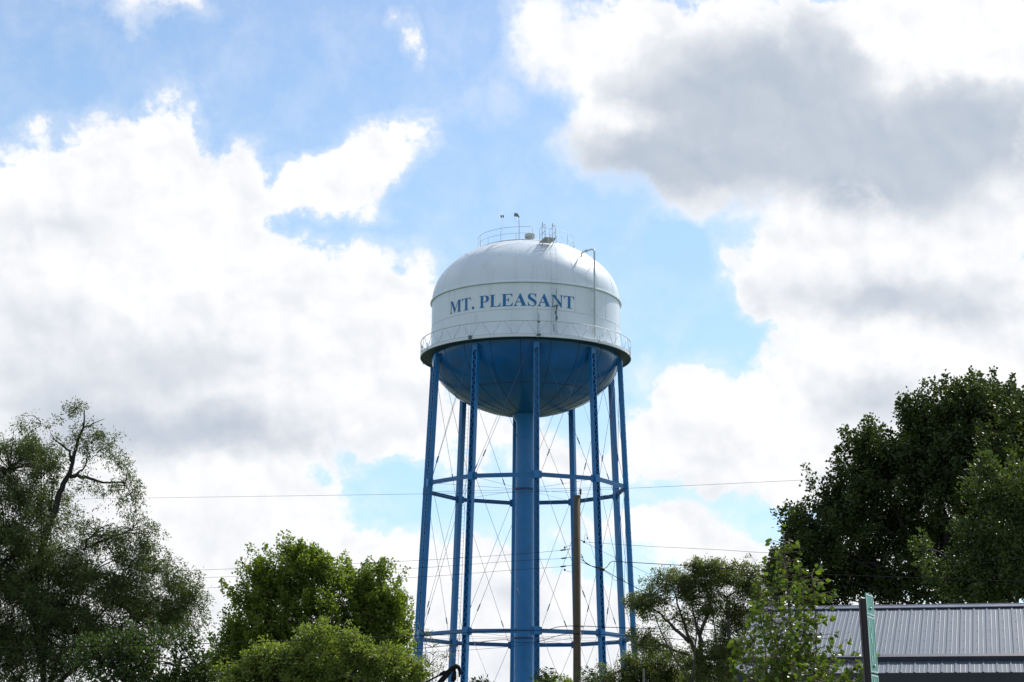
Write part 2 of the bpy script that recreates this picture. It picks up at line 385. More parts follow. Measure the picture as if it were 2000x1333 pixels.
def strut_mesh(h, w_=.20, hh=.26):
    m = MB(); R = Rleg(h)
    a, b_ = pol(R, 0, h), pol(R, math.pi / 5, h); d_ = (b_ - a).normalized()
    A, B_ = a + d_ * .2, b_ - d_ * .2
    m.bar(A, B_, w_, .03, ); nrm = d_.cross(Vector((0, 0, 1)))
    m.bar(A + Vector((0, 0, hh / 2 + .002)), B_ + Vector((0, 0, hh / 2 + .002)), w_, .02)
    m.bar(A - Vector((0, 0, hh / 2 + .002)), B_ - Vector((0, 0, hh / 2 + .002)), w_ * .55, .02)
    m.bar(A + nrm * .05, B_ + nrm * .05, .02, hh - .02)
    for p, sg in ((a, 1), (b_, -1)):
        c = p + d_ * sg * .30
        for q_ in (-1, 1):
            vs = [p + d_ * sg * .16 + Vector((0, 0, q_ * .32)), p + d_ * sg * .42 + Vector((0, 0, q_ * .22)), p + d_ * sg * .42, p + d_ * sg * .16]
            vs2 = [v_ + nrm * .025 for v_ in vs]; vs = [v_ - nrm * .0 for v_ in vs]
            m.add(vs + vs2, [(0, 1, 2, 3), (7, 6, 5, 4), (0, 4, 5, 1), (1, 5, 6, 2), (2, 6, 7, 3), (3, 7, 4, 0)])
    return m
for h in (HA, HB):
    s0 = strut_mesh(h).build('strut', BLUE, tower); s0.rotation_euler.z = A0
    for k in range(1, 10):
        c = s0.copy(); COL.objects.link(c); c.parent = tower; c.rotation_euler.z = A0 + k * math.pi / 5
ROD = mat('rod_paint', (.05, .13, .25), .5, var=.1)
def rod(ha, hb, sg):
    m = MB(); da = .36 / Rleg(ha); db = .36 / Rleg(hb)
    pa, pb = (pol(Rleg(ha), da, ha), pol(Rleg(hb), math.pi / 5 - db, hb)) if sg > 0 else (pol(Rleg(ha) - .06, math.pi / 5 - da, ha), pol(Rleg(hb) - .06, db, hb))
    m.tube([pa, pb], .0135, 5)
    lo, hi = (pa, pb) if pa.z < pb.z else (pb, pa)
    d_ = (hi - lo).normalized(); f0 = 1.2 if sg > 0 else 2.3
    m.tube([lo + d_ * f0, lo + d_ * (f0 + .08), lo + d_ * (f0 + .45), lo + d_ * (f0 + .53)], [.03, .042, .042, .03], 6)
    return m
for ha, hb in ((HA + .22, 30.6), (HB + .22, HA - .22), (.5, HB - .22)):
    for sg in (1, -1):
        o0 = rod(ha, hb, sg).build('brace_rod', ROD, tower); o0.rotation_euler.z = A0
        for k in range(1, 10):
            c = o0.copy(); COL.objects.link(c); c.parent = tower; c.rotation_euler.z = A0 + k * math.pi / 5
for h in (HA, HB):
    m = MB(); m.tube([pol(.75, 0, h), pol(Rleg(h) - .25, 0, h)], .011, 5)
    o0 = m.build('tie_rod', ROD, tower); o0.rotation_euler.z = A0
    for k in range(1, 10):
        c = o0.copy(); COL.objects.link(c); c.parent = tower; c.rotation_euler.z = A0 + k * math.pi / 5
# brackets / small gear at leg tops
for k in range(10):
    a = A0 + k * math.pi / 5; m = MB()
    m.box(pol(RW + .02, a, HDK - .12), pol(.09, a + math.pi / 2, 0), pol(.015, a, 0), (0, 0, .09))
    m.tube([pol(RW + .0, a, HDK + .0), pol(RW + .0, a, HDK + (1.9 if k == 0 else .35))], .02, 5)
    m.build('leg_top_bracket', GALV, tower)

# ---- ladder up the shell, the dome and one leg
def ladder(path, side, wd=.20, r_=.018, rung=.3):
    m = MB()
    for sg in (-1, 1): m.tube([p + s_ * wd * sg for p, s_ in zip(path, side)], r_, 5)
    for i in range(len(path) - 1):
        L = (path[i + 1] - path[i]).length; n_ = max(1, int(L / rung))
        for j in range(n_):
            f = j / n_; p = path[i].lerp(path[i + 1], f); s_ = side[i]
            m.tube([p - s_ * wd, p + s_ * wd], r_ * .6, 4)
    return m
aL = 15.7 * math.pi / 180
path = [pol(RT + .18, aL, HDK + .02), pol(RT + .18, aL, HS + 1.1), pol(RT - .05, aL, HS + 2.1), pol(6.3, aL, 38.5)]
tl = pol(1, aL + math.pi / 2, 0)
ladder(path, [tl] * len(path), .2, .012).build('shell_ladder', mat('ladder_paint', (.55, .59, .61), .5), tower)
aK = A0 - 4 * math.pi / 5
path = [pol(Rleg(h), aK, h) + pol(-.45, aK + math.pi / 2, 0) for h in (1, 10, 20, 30.6)]
m = ladder(path, [pol(1, aK, 0)] * 4, .17, .016)
for h in range(2, 30, 3): m.tube([pol(Rleg(h), aK, h) + pol(-.45, aK + math.pi / 2, 0), pol(Rleg(h), aK, h) + pol(-.19, aK + math.pi / 2, 0)], .02, 4)
m.build('leg_ladder', mat('leg_ladder_paint', (.22, .27, .32), .5), tower)

# ---- overflow pipe
aP = 42 * math.pi / 180
pp = [pol(RT + .28, aP, HDK), pol(RT + .28, aP, HS + 2.6)]
pp += [pol(RT + .22, aP, HS + 2.78), pol(RT + .02, aP, HS + 2.86), pol(RT - .75, aP, HS + 2.86), pol(RT - 1.0, aP, HS + 2.8), pol(RT - 1.08, aP, HS + 2.55), pol(RT - 1.12, aP, HS + 2.2)]
m = MB(); m.tube(pp, .068, 10)
for f in (-.62,): m.tube([pol(RT + f, aP, HS + 2.86), pol(RT + f + .14, aP, HS + 2.86)], .10, 10)
for h in (31.8, 33.4, 34.8): m.bar(pol(RT, aP, h), pol(RT + .28, aP, h), .05, .05)
m.tube([pol(RT - .3, aP, dome_h(RT - .3)), pol(RT + .2, aP, HS + 2.2)], .02, 5)
m.build('overflow_pipe', mat('pipe_paint', (.56, .60, .63), .45, var=.04), tower)

# ---- crown railing, vent, lamps and platform on top
HRL = dome_h(3.6)
m = MB(); rr = 3.6; g0, g1 = 7 * math.pi / 180, 18 * math.pi / 180
angs = [g1 + (2 * math.pi - (g1 - g0)) * i / 90 for i in range(91)]
for dh, rad in ((.03, .03), (.52, .017), (1.0, .02)): m.tube([pol(rr, a, HRL + dh) for a in angs], rad, 5)
for i in range(0, 91, 5): m.tube([pol(rr, angs[i], HRL), pol(rr, angs[i], HRL + (1.0 if i % 10 == 0 else .52))], .018, 5)
m.build('top_railing', mat('top_railing_paint', (.52, .56, .59), .5, var=.05), tower)
m = MB(); vx, vy = .25, -2.2; vh = dome_h(2.2)
m.lathe([(.26, vh - .1), (.26, vh + .10), (.385, vh + .11), (.385, vh + .36), (.30, vh + .40), (.001, vh + .42)], 28, vx, vy, smooth=False)
m.build('roof_vent', mat('vent_paint', (.42, .44, .40), .6), tower)
m = MB(); lx = -.55; ly = -2.2; lh = dome_h(2.3)
m.tube([(lx, ly, lh - .1), (lx, ly, lh + 1.75)], .025, 6); m.tube([(lx, ly, lh + 1.5), (lx - .1, ly, lh + 1.32), (lx - .28, ly, lh + 1.36), (lx - .33, ly, lh + 1.7)], .008, 4)
pl = m.build('lamp_pole', mat('lamp_pole_paint', (.25, .27, .28), .5), tower)
m = MB(); m.box((lx - .24, ly, lh + 1.88), (.13, 0, -.02), (0, .13, 0), (.015, 0, .10)); m.bar((lx, ly, lh + 1.68), (lx - .12, ly, lh + 1.9), .06, .09)
m.build('floodlight', mat('floodlight_housing', (.18, .19, .15), .5), tower)
m = MB(); ox = -1.8; oy = -1.6; oh = dome_h(2.4)
m.tube([(ox, oy, oh - .1), (ox, oy, oh + 1.85)], .012, 5)
m.box((ox, oy, oh + 1.87), (.09, 0, 0), (0, .02, 0), (0, 0, .012))
m.build('beacon_pole', mat('beacon_pole_paint', (.6, .6, .62), .5), tower)
for sg in (-1, 1):
    m = MB(); m.lathe([(.05, oh + 1.885), (.055, oh + 2.0), (.035, oh + 2.07), (.001, oh + 2.09)], 10, ox + sg * .075, oy)
    m.build('beacon_lamp', RED, tower)
# platform at the head of the ladder
pr = pol(1, aL, 0); m = MB(); hp = 38.52; r0, r1 = 4.75, 6.15
for i in range(9):
    rr2 = r0 + (r1 - r0) * (i + .5) / 9; m.box(pr * rr2 + Vector((0, 0, hp)), tl * .36, pr * .06, (0, 0, .015))
for sg in (-1, 1): m.bar(pr * r0 + tl * sg * .38 + Vector((0, 0, hp)), pr * r1 + tl * sg * .38 + Vector((0, 0, hp)), .05, .09)
m.bar(pr * r1 - tl * .4 + Vector((0, 0, hp)), pr * r1 + tl * .4 + Vector((0, 0, hp)), .04, .09)
for sg in (-1, 1): m.tube([pr * r1 + tl * sg * .37 + Vector((0, 0, hp - .03)), pr * 5.2 + tl * sg * .37 + Vector((0, 0, dome_h(5.2)))], .028, 5); m.tube([pr * 4.6 + tl * sg * .37 + Vector((0, 0, hp)), pr * 4.6 + tl * sg * .37 + Vector((0, 0, dome_h(4.6)))], .028, 5)
m.build('ladder_platform', mat('platform_steel', (.36, .38, .36), .55), tower)
m = MB()
for sg in (-1, 1):
    B0 = tl * sg * .38 + Vector((0, 0, hp))
    for rr2, hh in ((r0 + .05, 1.0), (5.4, 1.25), (r1, 1.0)): m.tube([pr * rr2 + B0, pr * rr2 + B0 + Vector((0, 0, hh))], .022, 5)
    for hh in (.5, 1.0): m.tube([pr * r0 + B0 + Vector((0, 0, hh)), pr * r1 + B0 + Vector((0, 0, hh))], .02, 5)
    m.tube([pr * 5.4 + B0 + Vector((0, 0, 1.0)), pr * 5.42 + B0 + Vector((0, 0, 1.3)), pr * 5.52 + B0 + Vector((0, 0, 1.32)), pr * 5.56 + B0 + Vector((0, 0, 1.0))], .018, 5)
m.build('platform_railing', mat('platform_railing_paint', (.45, .48, .50), .5), tower)
# antennas, then bars for shell shadows
def gear(a, r_, h, parts):
    m = MB()
    for (dx, z0, z1, w_) in parts: m.box(pol(r_, a, h + (z0 + z1) / 2) + pol(dx, a + math.pi / 2, 0), pol(w_, a + math.pi / 2, 0), pol(w_, a, 0), (0, 0, (z1 - z0) / 2))
    return m
gear(16.6 * math.pi / 180, RT + .32, 32.2, [(0, .0, 1.0, .02), (.03, .1, .35, .06), (-.05, .5, .7, .05), (.05, .8, 1.25, .025), (.02, 1.05, 1.12, .12), (0, 1.5, 2.3, .015)]).build('antenna', mat('antenna_grey', (.10, .13, .16), .5), tower)
gear(14.5 * math.pi / 180, RW - .15, 31.05, [(0, .25, .85, .022)]).build('antenna', MATS['antenna_grey'], tower)
gear(6.3 * math.pi / 180, RW + .05, 31.0, [(0, .0, 1.5, .016), (-.02, .9, .96, .09), (0, -.02, .04, .14)]).build('antenna', MATS['antenna_grey'], tower)
gear(-30.4 * math.pi / 180, RW + .05, 30.85, [(0, .05, .3, .09), (0, .2, .24, .12)]).build('junction_box', MATS['antenna_grey'], tower)
for k in (0, -1):                                      # thin grey bars put in for faint shadows on the shell behind the legs
    m = MB()
    for dx in (-.10, .10): m.box(pol(RT + .12, A0 + k * math.pi / 5, 32.5) + pol(dx, A0 + k * math.pi / 5 + math.pi / 2, 0), pol(.012, A0 + math.pi / 2, 0), pol(.012, A0, 0), (0, 0, .42))
    m.build('shell_shadow_bar', mat('shell_shadow_grey', (.55, .62, .63), .5), tower)

# ---- lettering : bold serif capitals wrapped on the shell
G = {
'M': (944, [[(14,676),(248,676),(473,220),(682,676),(930,676),(930,657),(865,640),(848,600),(848,80),(865,35),(930,19),(930,0),(590,0),(590,19),(662,35),(680,80),(680,575),(415,0),(398,0),(138,565),(138,100),(155,40),(220,19),(220,0),(14,0),(14,19),(75,35),(93,100),(93,600),(78,640),(14,657)]]),
'T': (667, [[(31,676),(636,676),(640,503),(612,503),(592,590),(555,632),(490,640),(412,640),(412,110),(424,40),(511,19),(511,0),(156,0),(156,19),(243,40),(255,110),(255,640),(180,640),(112,632),(76,590),(56,503),(27,503)]]),
'.': (250, [[(125 + 82 * math.cos(i * math.pi / 8), 70 + 82 * math.sin(i * math.pi / 8)) for i in range(16)]]),
' ': (250, []),
'P': (611, [[(16,676),(320,676),(450,665),(545,615),(592,535),(592,450),(555,365),(470,310),(340,295),(255,295),(255,90),(270,35),(345,19),(345,0),(16,0),(16,19),(85,35),(98,90),(98,590),(85,645),(16,657)], [(255,638),(310,638),(380,615),(420,560),(430,490),(420,410),(385,355),(320,332),(255,332)]]),
'L': (667, [[(19,676),(350,676),(350,657),(272,640),(258,590),(258,80),(275,42),(330,38),(430,38),(530,62),(590,130),(615,205),(641,205),(618,0),(19,0),(19,19),(90,35),(103,90),(103,590),(90,645),(19,657)]]),
'E': (667, [[(16,676),(605,676),(609,500),(584,500),(560,590),(500,635),(400,640),(260,640),(260,370),(330,368),(385,400),(400,475),(425,475),(425,222),(400,222),(385,300),(330,332),(260,335),(260,80),(275,40),(340,36),(430,38),(530,65),(590,130),(615,200),(641,200),(615,0),(16,0),(16,19),(87,35),(100,90),(100,590),(87,645),(16,657)]]),
'A': (722, [[(345,690),(385,690),(630,110),(655,45),(705,19),(705,0),(380,0),(380,19),(440,30),(452,60),(440,110),(403,200),(175,200),(145,120),(138,70),(160,30),(215,19),(215,0),(9,0),(9,19),(55,40),(85,90)], [(190,240),(388,240),(290,480)]]),
'S': (556, [[(488,692),(488,462),(464,462),(440,560),(380,630),(300,655),(220,640),(180,590),(185,530),(240,470),(350,400),(460,320),(515,240),(520,160),(485,70),(410,5),(300,-19),(210,-5),(130,25),(95,20),(75,-19),(48,-19),(48,230),(72,230),(100,130),(170,50),(270,15),(360,25),(405,75),(405,140),(360,205),(250,280),(130,350),(60,430),(45,520),(70,610),(140,670),(240,692),(330,685),(400,655),(430,655),(460,692)]]),
'N': (722, [[(16,676),(230,676),(575,240),(575,560),(560,635),(495,657),(495,676),(702,676),(702,657),(650,640),(622,560),(622,-18),(600,-18),(145,560),(145,120),(160,45),(230,19),(230,0),(16,0),(16,19),(75,40),(100,110),(100,600),(70,645),(16,657)]]),
}
def text_mesh(txt, total):
    cu = bpy.data.curves.new('t', 'CURVE'); cu.dimensions = '2D'; cu.fill_mode = 'BOTH'
    x = 0
    for ch in txt:
        adv, polys = G[ch]
        for P_ in polys:
            sp = cu.splines.new('POLY'); sp.points.add(len(P_) - 1)
            for q_, (a, b_) in zip(sp.points, P_): q_.co = ((x + a) / 1000, b_ / 1000, 0, 1)
            sp.use_cyclic_u = True
        x += adv
    o = bpy.data.objects.new('t', cu); COL.objects.link(o)
    me = bpy.data.meshes.new_from_object(o.evaluated_get(bpy.context.evaluated_depsgraph_get()))
    bpy.data.objects.remove(o); k = total / (x / 1000)
    bm = bmesh.new(); bm.from_mesh(me)
    for i in range(1, int(x / 1000 / .07)):
        bmesh.ops.bisect_plane(bm, geom=bm.verts[:] + bm.edges[:] + bm.faces[:], plane_co=(i * .07, 0, 0), plane_no=(1, 0, 0))
    for v_ in bm.verts: v_.co *= k
    bm.to_mesh(me); bm.free(); return me, k
aT0, aT1 = R_(-51.9), R_(29.2)
me, kk = text_mesh('MT. PLEASANT', (aT1 - aT0) * RT)
H0 = 33.27
for v_ in me.vertices:
    a = aT0 + v_.co.x / RT; v_.co = pol(RT + .014, a, H0 + v_.co.y * .99)
me.materials.append(LETTER); me.update()
lo = bpy.data.objects.new('lettering', me); COL.objects.link(lo); lo.parent = tower

# ------------------------------------------------------------------ vegetation
def mesh_from_np(name, V, Fq, m, parent, smooth=False):
    me = bpy.data.meshes.new(name); nv, nf = len(V), len(Fq); k = Fq.shape[1]
    me.vertices.add(nv); me.vertices.foreach_set('co', V.astype(np.float32).ravel())
    me.loops.add(nf * k); me.loops.foreach_set('vertex_index', Fq.astype(np.int32).ravel())
    me.polygons.add(nf); me.polygons.foreach_set('loop_start', np.arange(0, nf * k, k, dtype=np.int32))
    me.update(calc_edges=True)
    if smooth: me.polygons.foreach_set('use_smooth', np.ones(nf, bool))
    me.materials.append(m); o = bpy.data.objects.new(name, me); COL.objects.link(o); o.parent = parent; return o
def unit(a): return a / np.maximum(np.linalg.norm(a, axis=-1, keepdims=True), 1e-9)
def leaves(P_, Dv, Ln, Wd, rg, fold=.25):
    "diamond leaves, two folded triangles each: base point, axis, length, width"
    n_ = len(P_); rnd = unit(rg.normal(size=(n_, 3))); side = unit(np.cross(Dv, rnd)); nrm = np.cross(side, Dv)
    L_ = Ln[:, None]; W_ = Wd[:, None]
    base = P_; tip = P_ + Dv * L_
    midp = P_ + Dv * L_ * .45
    l = midp + side * W_ * .5 + nrm * W_ * fold; r2 = midp - side * W_ * .5 + nrm * W_ * fold
    V = np.stack([base, l, tip, r2], 1).reshape(-1, 3)
    i = np.arange(n_) * 4
    Fc = np.concatenate([np.stack([i, i + 1, i + 2], 1), np.stack([i, i + 2, i + 3], 1)])
    return V, Fc
def bez(a, b_, c, n_):
    return [a * (1 - t_) ** 2 + b_ * 2 * t_ * (1 - t_) + c * t_ ** 2 for t_ in [i / n_ for i in range(n_ + 1)]]
def tree(name, label, cat, base_px, Y, lobes, lm_, seed, leaf=(.11, .09), spray=(.9, .25), per=42, dens=1.0, droop=0., upb=.5, trunk_r=.3, bark=None, group=None,
         limbs=(), shell=.45, twig=.018, stems=1, fork=.35, base_z=0., inner=.25, lean=(0, 0), clump=.75, gap=-.38, tw=3):
    rg = np.random.default_rng(seed); px, py = base_px
    b0 = at(px, py, Y); loc = Vector((b0.x, Y, base_z))
    root = empty(name, loc, label, cat, group)
    k = Y / F / cP
    L = []
    for lb in lobes:
        c = at(lb[0], lb[1], Y + (lb[4] if len(lb) > 4 else 0)); rx, rz = lb[2] * k, lb[3] * k
        L.append((np.array(c - loc), rx, (rx + rz) / 2 * .85, rz, lb[5] if len(lb) > 5 else 1.))
    tm = MB(); allP, allD = [], []
    zmin = min(l_[0][2] - l_[3] * .4 for l_ in L); cx = np.mean([l_[0][0] for l_ in L])
    forkz = max(.8, zmin * .75 + fork * 2)
    stembase = []
    for s_i in range(stems):
        a = rg.uniform(0, 6.28); off = Vector((math.cos(a), math.sin(a), 0)) * (0 if stems == 1 else trunk_r * 2.2)
        top = Vector((cx * .25 + off.x * 3 + lean[0], off.y * 3 + lean[1], forkz * rg.uniform(.85, 1.1)))
        pts = bez(off, off * 1.2 + Vector((0, 0, forkz * .5)), top, 6)
        tm.tube(pts, [trunk_r * (1.25 - .1 * i) if i == 0 else trunk_r * (1 - .07 * i) for i in range(7)], 10)
        stembase.append(pts)
    for c, rx, ry, rz, dl in L:
        C_ = Vector(c); sp_ = stembase[rg.integers(len(stembase))]; st = min(sp_[3:], key=lambda p: abs(p.z - C_.z * .6))
        m_ = st.lerp(C_, .5) + Vector((rg.normal() * .3, rg.normal() * .3, .25 * (C_ - st).length * rg.uniform(.1, .6)))
        pts = bez(st, m_, C_, 7); r0_ = trunk_r * .12 + .02
        if dl >= .65 or not limbs: tm.tube(pts, [r0_ * (1 - .11 * i) for i in range(8)], 7)
        else: pts = [C_ + Vector((0, 0, -rz * .5 + rz * .5 * i / 7)) for i in range(8)]
        area = (rx * rz + rx * ry + ry * rz) / 3 * 12.57
        nc = max(6, int(area * dens * dl * 3.6 / (spray[0] * spray[1] * 2.2)))
        dirs = unit(rg.normal(size=(nc, 3)))
        rad = 1 - shell * rg.random(nc) ** 1.3
        inn = rg.random(nc) < inner; rad[inn] *= rg.uniform(.25, .8, inn.sum())
        lump = 1 + .16 * np.sin(dirs[:, 0] * 5 + seed) * np.cos(dirs[:, 2] * 6 + seed * 2) + .13 * rg.normal(size=nc)
        pos = c + dirs * rad[:, None] * lump[:, None] * np.array([rx, ry, rz]) * .93
        if upb > .6:                                   # leader shoots standing up out of the crown
            ld = (dirs[:, 2] > -.1) & (rg.random(nc) < .32)
        else: ld = np.zeros(nc, bool)
        q3 = pos / clump; fld = np.sin(q3[:, 0] * 2.1 + seed) * np.sin(q3[:, 1] * 1.9 + 1.3 * seed) * .5 + np.sin(q3[:, 2] * 2.6 + q3[:, 0] * 1.3) * .5 + .35 * np.sin(q3[:, 0] * 5.3 + q3[:, 2] * 4.1) * np.cos(q3[:, 1] * 4.7)
        kp = fld > gap; pos, dirs, ld = pos[kp], dirs[kp], ld[kp]; nc = len(pos)
        axis = unit(dirs * (.9 - upb * .5) + np.array([0, 0, upb]) + rg.normal(size=(nc, 3)) * .25)
        axis[ld] = unit(np.array([0, 0, 1.]) + dirs[ld] * .25 + rg.normal(size=(ld.sum(), 3)) * .12)
        sub = [pts[4], pts[5], pts[6], pts[7]]
        for j in range(nc):
            p = Vector(pos[j])
            if j % tw == 0:
                s0 = min(sub, key=lambda q_: (q_ - p).length); mm_ = s0.lerp(p, .5) + Vector((0, 0, .18 * (p - s0).length * (1 if droop <= 0 else 1.4)))
                tm.tube(bez(s0, mm_, p, 3), [twig * 2.2, twig * 1.5, twig, twig * .5], 4, cap=False)
        n_ = rg.poisson(per, nc).clip(4); tot = n_.sum(); idx = np.repeat(np.arange(nc), n_)
        tt = rg.random(tot) ** .9; sz = rg.uniform(.6, 1.25, nc)[idx]; ldi = ld[idx]; lz = np.where(ldi, 1.25, 1.); pz = np.where(ldi, .72, 1.)
        ax = axis[idx]; perp = rg.normal(size=(tot, 3)) * spray[1] * (sz * pz)[:, None] * (1.05 - .75 * tt)[:, None]
        Pn = pos[idx] + ax * ((tt - .3) * spray[0] * sz * lz)[:, None] + perp
        if droop: Pn[:, 2] -= droop * (tt ** 2) * spray[0] * sz + droop * .3 * np.abs(perp).sum(1)
        Dn = unit(ax * .6 + unit(perp) * .8 + rg.normal(size=(tot, 3)) * .5 + np.array([0, 0, -.25 - droop * .8]))
        allP.append(Pn); allD.append(Dn)
    for lb in limbs:                                   # visible limbs given by points in the view
        pts = [at(a, b_, Y + (c_ if c_ else 0)) - loc for a, b_, c_ in lb[0]]
        fine = []
        for i in range(len(pts) - 1):
            for j in range(4): fine.append(pts[i].lerp(pts[i + 1], j / 4) + Vector((rg.normal() * .02, 0, rg.normal() * .02)))
        fine.append(pts[-1]); q_ = len(fine)
        tm.tube(fine, [lb[1] + (lb[2] - lb[1]) * i / (q_ - 1) for i in range(q_)], 7)
    Pn = np.concatenate(allP); Dn = np.concatenate(allD); n_ = len(Pn)
    V, Fc = leaves(Pn, Dn, leaf[0] * rg.uniform(.65, 1.3, n_), leaf[1] * rg.uniform(.65, 1.3, n_), rg)
    mesh_from_np('crown', V, Fc, lm_, root)
    tm.build('trunk', bark or BARK, root)
    return root

L_MAPLE = leafmat('maple_leaf', (.032, .047, .013), (.068, .086, .022), .30)
L_LIGHT = leafmat('light_maple_leaf', (.044, .066, .020), (.088, .116, .032), .34)
L_WILLOW = leafmat('willow_leaf', (.052, .070, .022), (.105, .125, .040), .38)
L_MID = leafmat('mid_maple_leaf', (.088, .126, .022), (.185, .222, .040), .48)
L_FRESH = leafmat('fresh_green_leaf', (.125, .155, .034), (.210, .240, .060), .44)
L_ELM = leafmat('elm_leaf', (.074, .090, .030), (.150, .165, .056), .42)
L_PEAR = leafmat('pear_leaf', (.060, .100, .012), (.130, .165, .024), .38, .32)
L_DARK = leafmat('dark_shrub_leaf', (.030, .052, .014), (.065, .095, .025), .32)

tree('maple_tree', 'huge dark green maple behind the grey metal roof', 'tree', (2030, 1500), 76,
  [(1900, 825, 105, 80, 0), (2010, 825, 110, 70, 2), (1815, 855, 65, 75, 0), (1795, 910, 110, 90, 0), (1700, 905, 65, 70, 1), (1900, 930, 140, 100, -1), (2040, 930, 130, 110, 0),
   (1660, 990, 85, 75, 0, .85), (1740, 1010, 100, 80, 2, .6), (1850, 1050, 130, 90, 1, .6), (1600, 1060, 80, 65, -1, .9), (1560, 1110, 65, 60, 0, .9), (1660, 1120, 100, 60, 1, .75), (1780, 1140, 120, 60, 0, .7), (1900, 1150, 120, 60, 1, .8), (2050, 1080, 130, 110, 0), (1590, 1160, 90, 50, 1), (2180, 900, 130, 130, 0, .5), (2230, 1060, 120, 120, 0, .5)],
  L_MAPLE, 3, leaf=(.135, .115), spray=(.95, .20), per=84, dens=.52, upb=.85, trunk_r=.42, inner=.3,
  limbs=[([(1960, 1300, 0), (1900, 1180, 0), (1850, 1060, 0), (1830, 940, 0), (1850, 830, 0)], .26, .06), ([(1900, 1180, 0), (1790, 1080, 0), (1730, 960, 0), (1700, 880, 0)], .16, .03), ([(1850, 1060, 0), (1930, 960, 0), (1960, 850, 0)], .14, .03), ([(1830, 1150, 0), (1700, 1100, 0), (1600, 1060, 0)], .12, .03)])
tree('maple_tree', 'lighter green maple boughs at the right edge in front of the huge dark maple', 'tree', (2120, 1500), 64,
  [(1960, 960, 75, 65, 0), (2040, 1000, 90, 100, 1), (1930, 1060, 70, 45, 0), (1850, 1090, 60, 34, 0, .8), (1960, 1120, 110, 50, 0), (2070, 1120, 100, 80, 1), (1900, 1150, 90, 34, 0, .8), (2140, 980, 90, 120, 1, .6)],
  L_LIGHT, 5, leaf=(.12, .10), spray=(.8, .17), per=64, dens=.42, upb=.45, trunk_r=.26)
tree('willow_tree', 'tall olive green willow with one bare dark limb at the left edge', 'tree', (60, 1500), 72,
  [(20, 920, 95, 85, 0), (80, 885, 55, 45, 1, .65), (10, 1060, 110, 110, 0), (100, 1000, 50, 70, 1, .65), (80, 825, 34, 20, 0, .5), (150, 800, 18, 18, 0, .5), (172, 830, 22, 12, 0, .35), (160, 860, 20, 16, 0, .25), (205, 850, 40, 18, 0, .38), (190, 885, 46, 18, 0, .4), (232, 905, 40, 20, 0, .4), (245, 945, 46, 20, 0, .42), (205, 822, 20, 12, 0, .5), (185, 940, 30, 12, 0, .3), (255, 965, 30, 14, 0, .4),
   (60, 1150, 130, 110, 0), (190, 1040, 60, 34, 0, .6), (260, 1030, 60, 30, 0, .6), (290, 1060, 32, 30, 0, .5), (170, 1130, 100, 70, 0), (280, 1120, 70, 55, 0, .9), (330, 1150, 60, 55, 0, .85), (130, 1240, 130, 80, 0), (260, 1210, 100, 70, 1, .9), (350, 1190, 42, 42, 0, .7), (0, 1290, 120, 90, 0), (-110, 1050, 120, 140, 0, .6), (-90, 1220, 120, 120, 0, .6)],
  L_WILLOW, 11, leaf=(.105, .040), spray=(.62, .20), per=80, dens=.62, droop=.75, upb=.25, trunk_r=.4, inner=.2, twig=.012,
  limbs=[([(60, 1180, 0), (88, 1045, 0), (112, 980, 0), (124, 945, 0), (140, 915, 0), (150, 870, 0), (163, 835, 0), (165, 800, 0)], .17, .02), ([(134, 930, 0), (155, 930, 0), (175, 935, 0), (200, 943, 0), (240, 942, 0), (262, 975, 0)], .085, .012), ([(142, 905, 0), (135, 882, 0), (110, 862, 0), (98, 845, 0)], .06, .012), ([(146, 930, 0), (165, 912, 0), (170, 895, 0)], .05, .01), ([(165, 835, 0), (185, 826, 0), (205, 818, 0)], .03, .008),
         ([(165, 1075, 0), (175, 1050, 0), (200, 1030, 0), (225, 1022, 0)], .05, .012), ([(180, 1065, 0), (215, 1050, 0), (250, 1040, 0), (290, 1045, 0)], .05, .012)])
tree('shrub', 'dark broadleaf shrub below the willow at lower left', 'shrub', (290, 1500), 58,
  [(200, 1290, 60, 45, 0), (280, 1275, 75, 45, 0), (350, 1290, 50, 42, 0), (300, 1340, 120, 40, 0), (390, 1325, 30, 30, 0, .7)], L_DARK, 13, leaf=(.12, .08), spray=(.5, .16), per=36, dens=.4, upb=.2, trunk_r=.12, stems=3)
tree('broadleaf_tree', 'round green broadleaf tree just left of the water tower', 'tree', (610, 1500), 96,
  [(560, 1122, 70, 50, 0), (510, 1162, 60, 55, 0), (620, 1122, 60, 38, 0), (680, 1147, 60, 45, 1), (600, 1202, 120, 65, 0, .75), (745, 1162, 40, 50, 0), (770, 1212, 38, 45, 0), (730, 1227, 70, 55, 1), (490, 1232, 60, 50, 0), (465, 1277, 50, 45, 0), (430, 1277, 22, 30, 0, .7), (560, 1282, 120, 60, 0), (700, 1292, 110, 60, 0), (560, 1082, 20, 12, 0), (590, 1080, 22, 12, 0), (745, 1117, 14, 14, 0), (420, 1322, 30, 26, 0, .7), (620, 1382, 180, 60, 0, .5)],
  L_MID, 17, leaf=(.145, .11), spray=(.9, .21), per=66, dens=.50, upb=.65, trunk_r=.35,
  limbs=[([(610, 1330, 0), (600, 1240, 0), (575, 1170, 0), (560, 1110, 0)], .16, .03), ([(605, 1270, 0), (650, 1190, 0), (680, 1140, 0)], .12, .03), ([(575, 1180, 0), (565, 1140, 0), (556, 1125, 0)], .07, .02)])
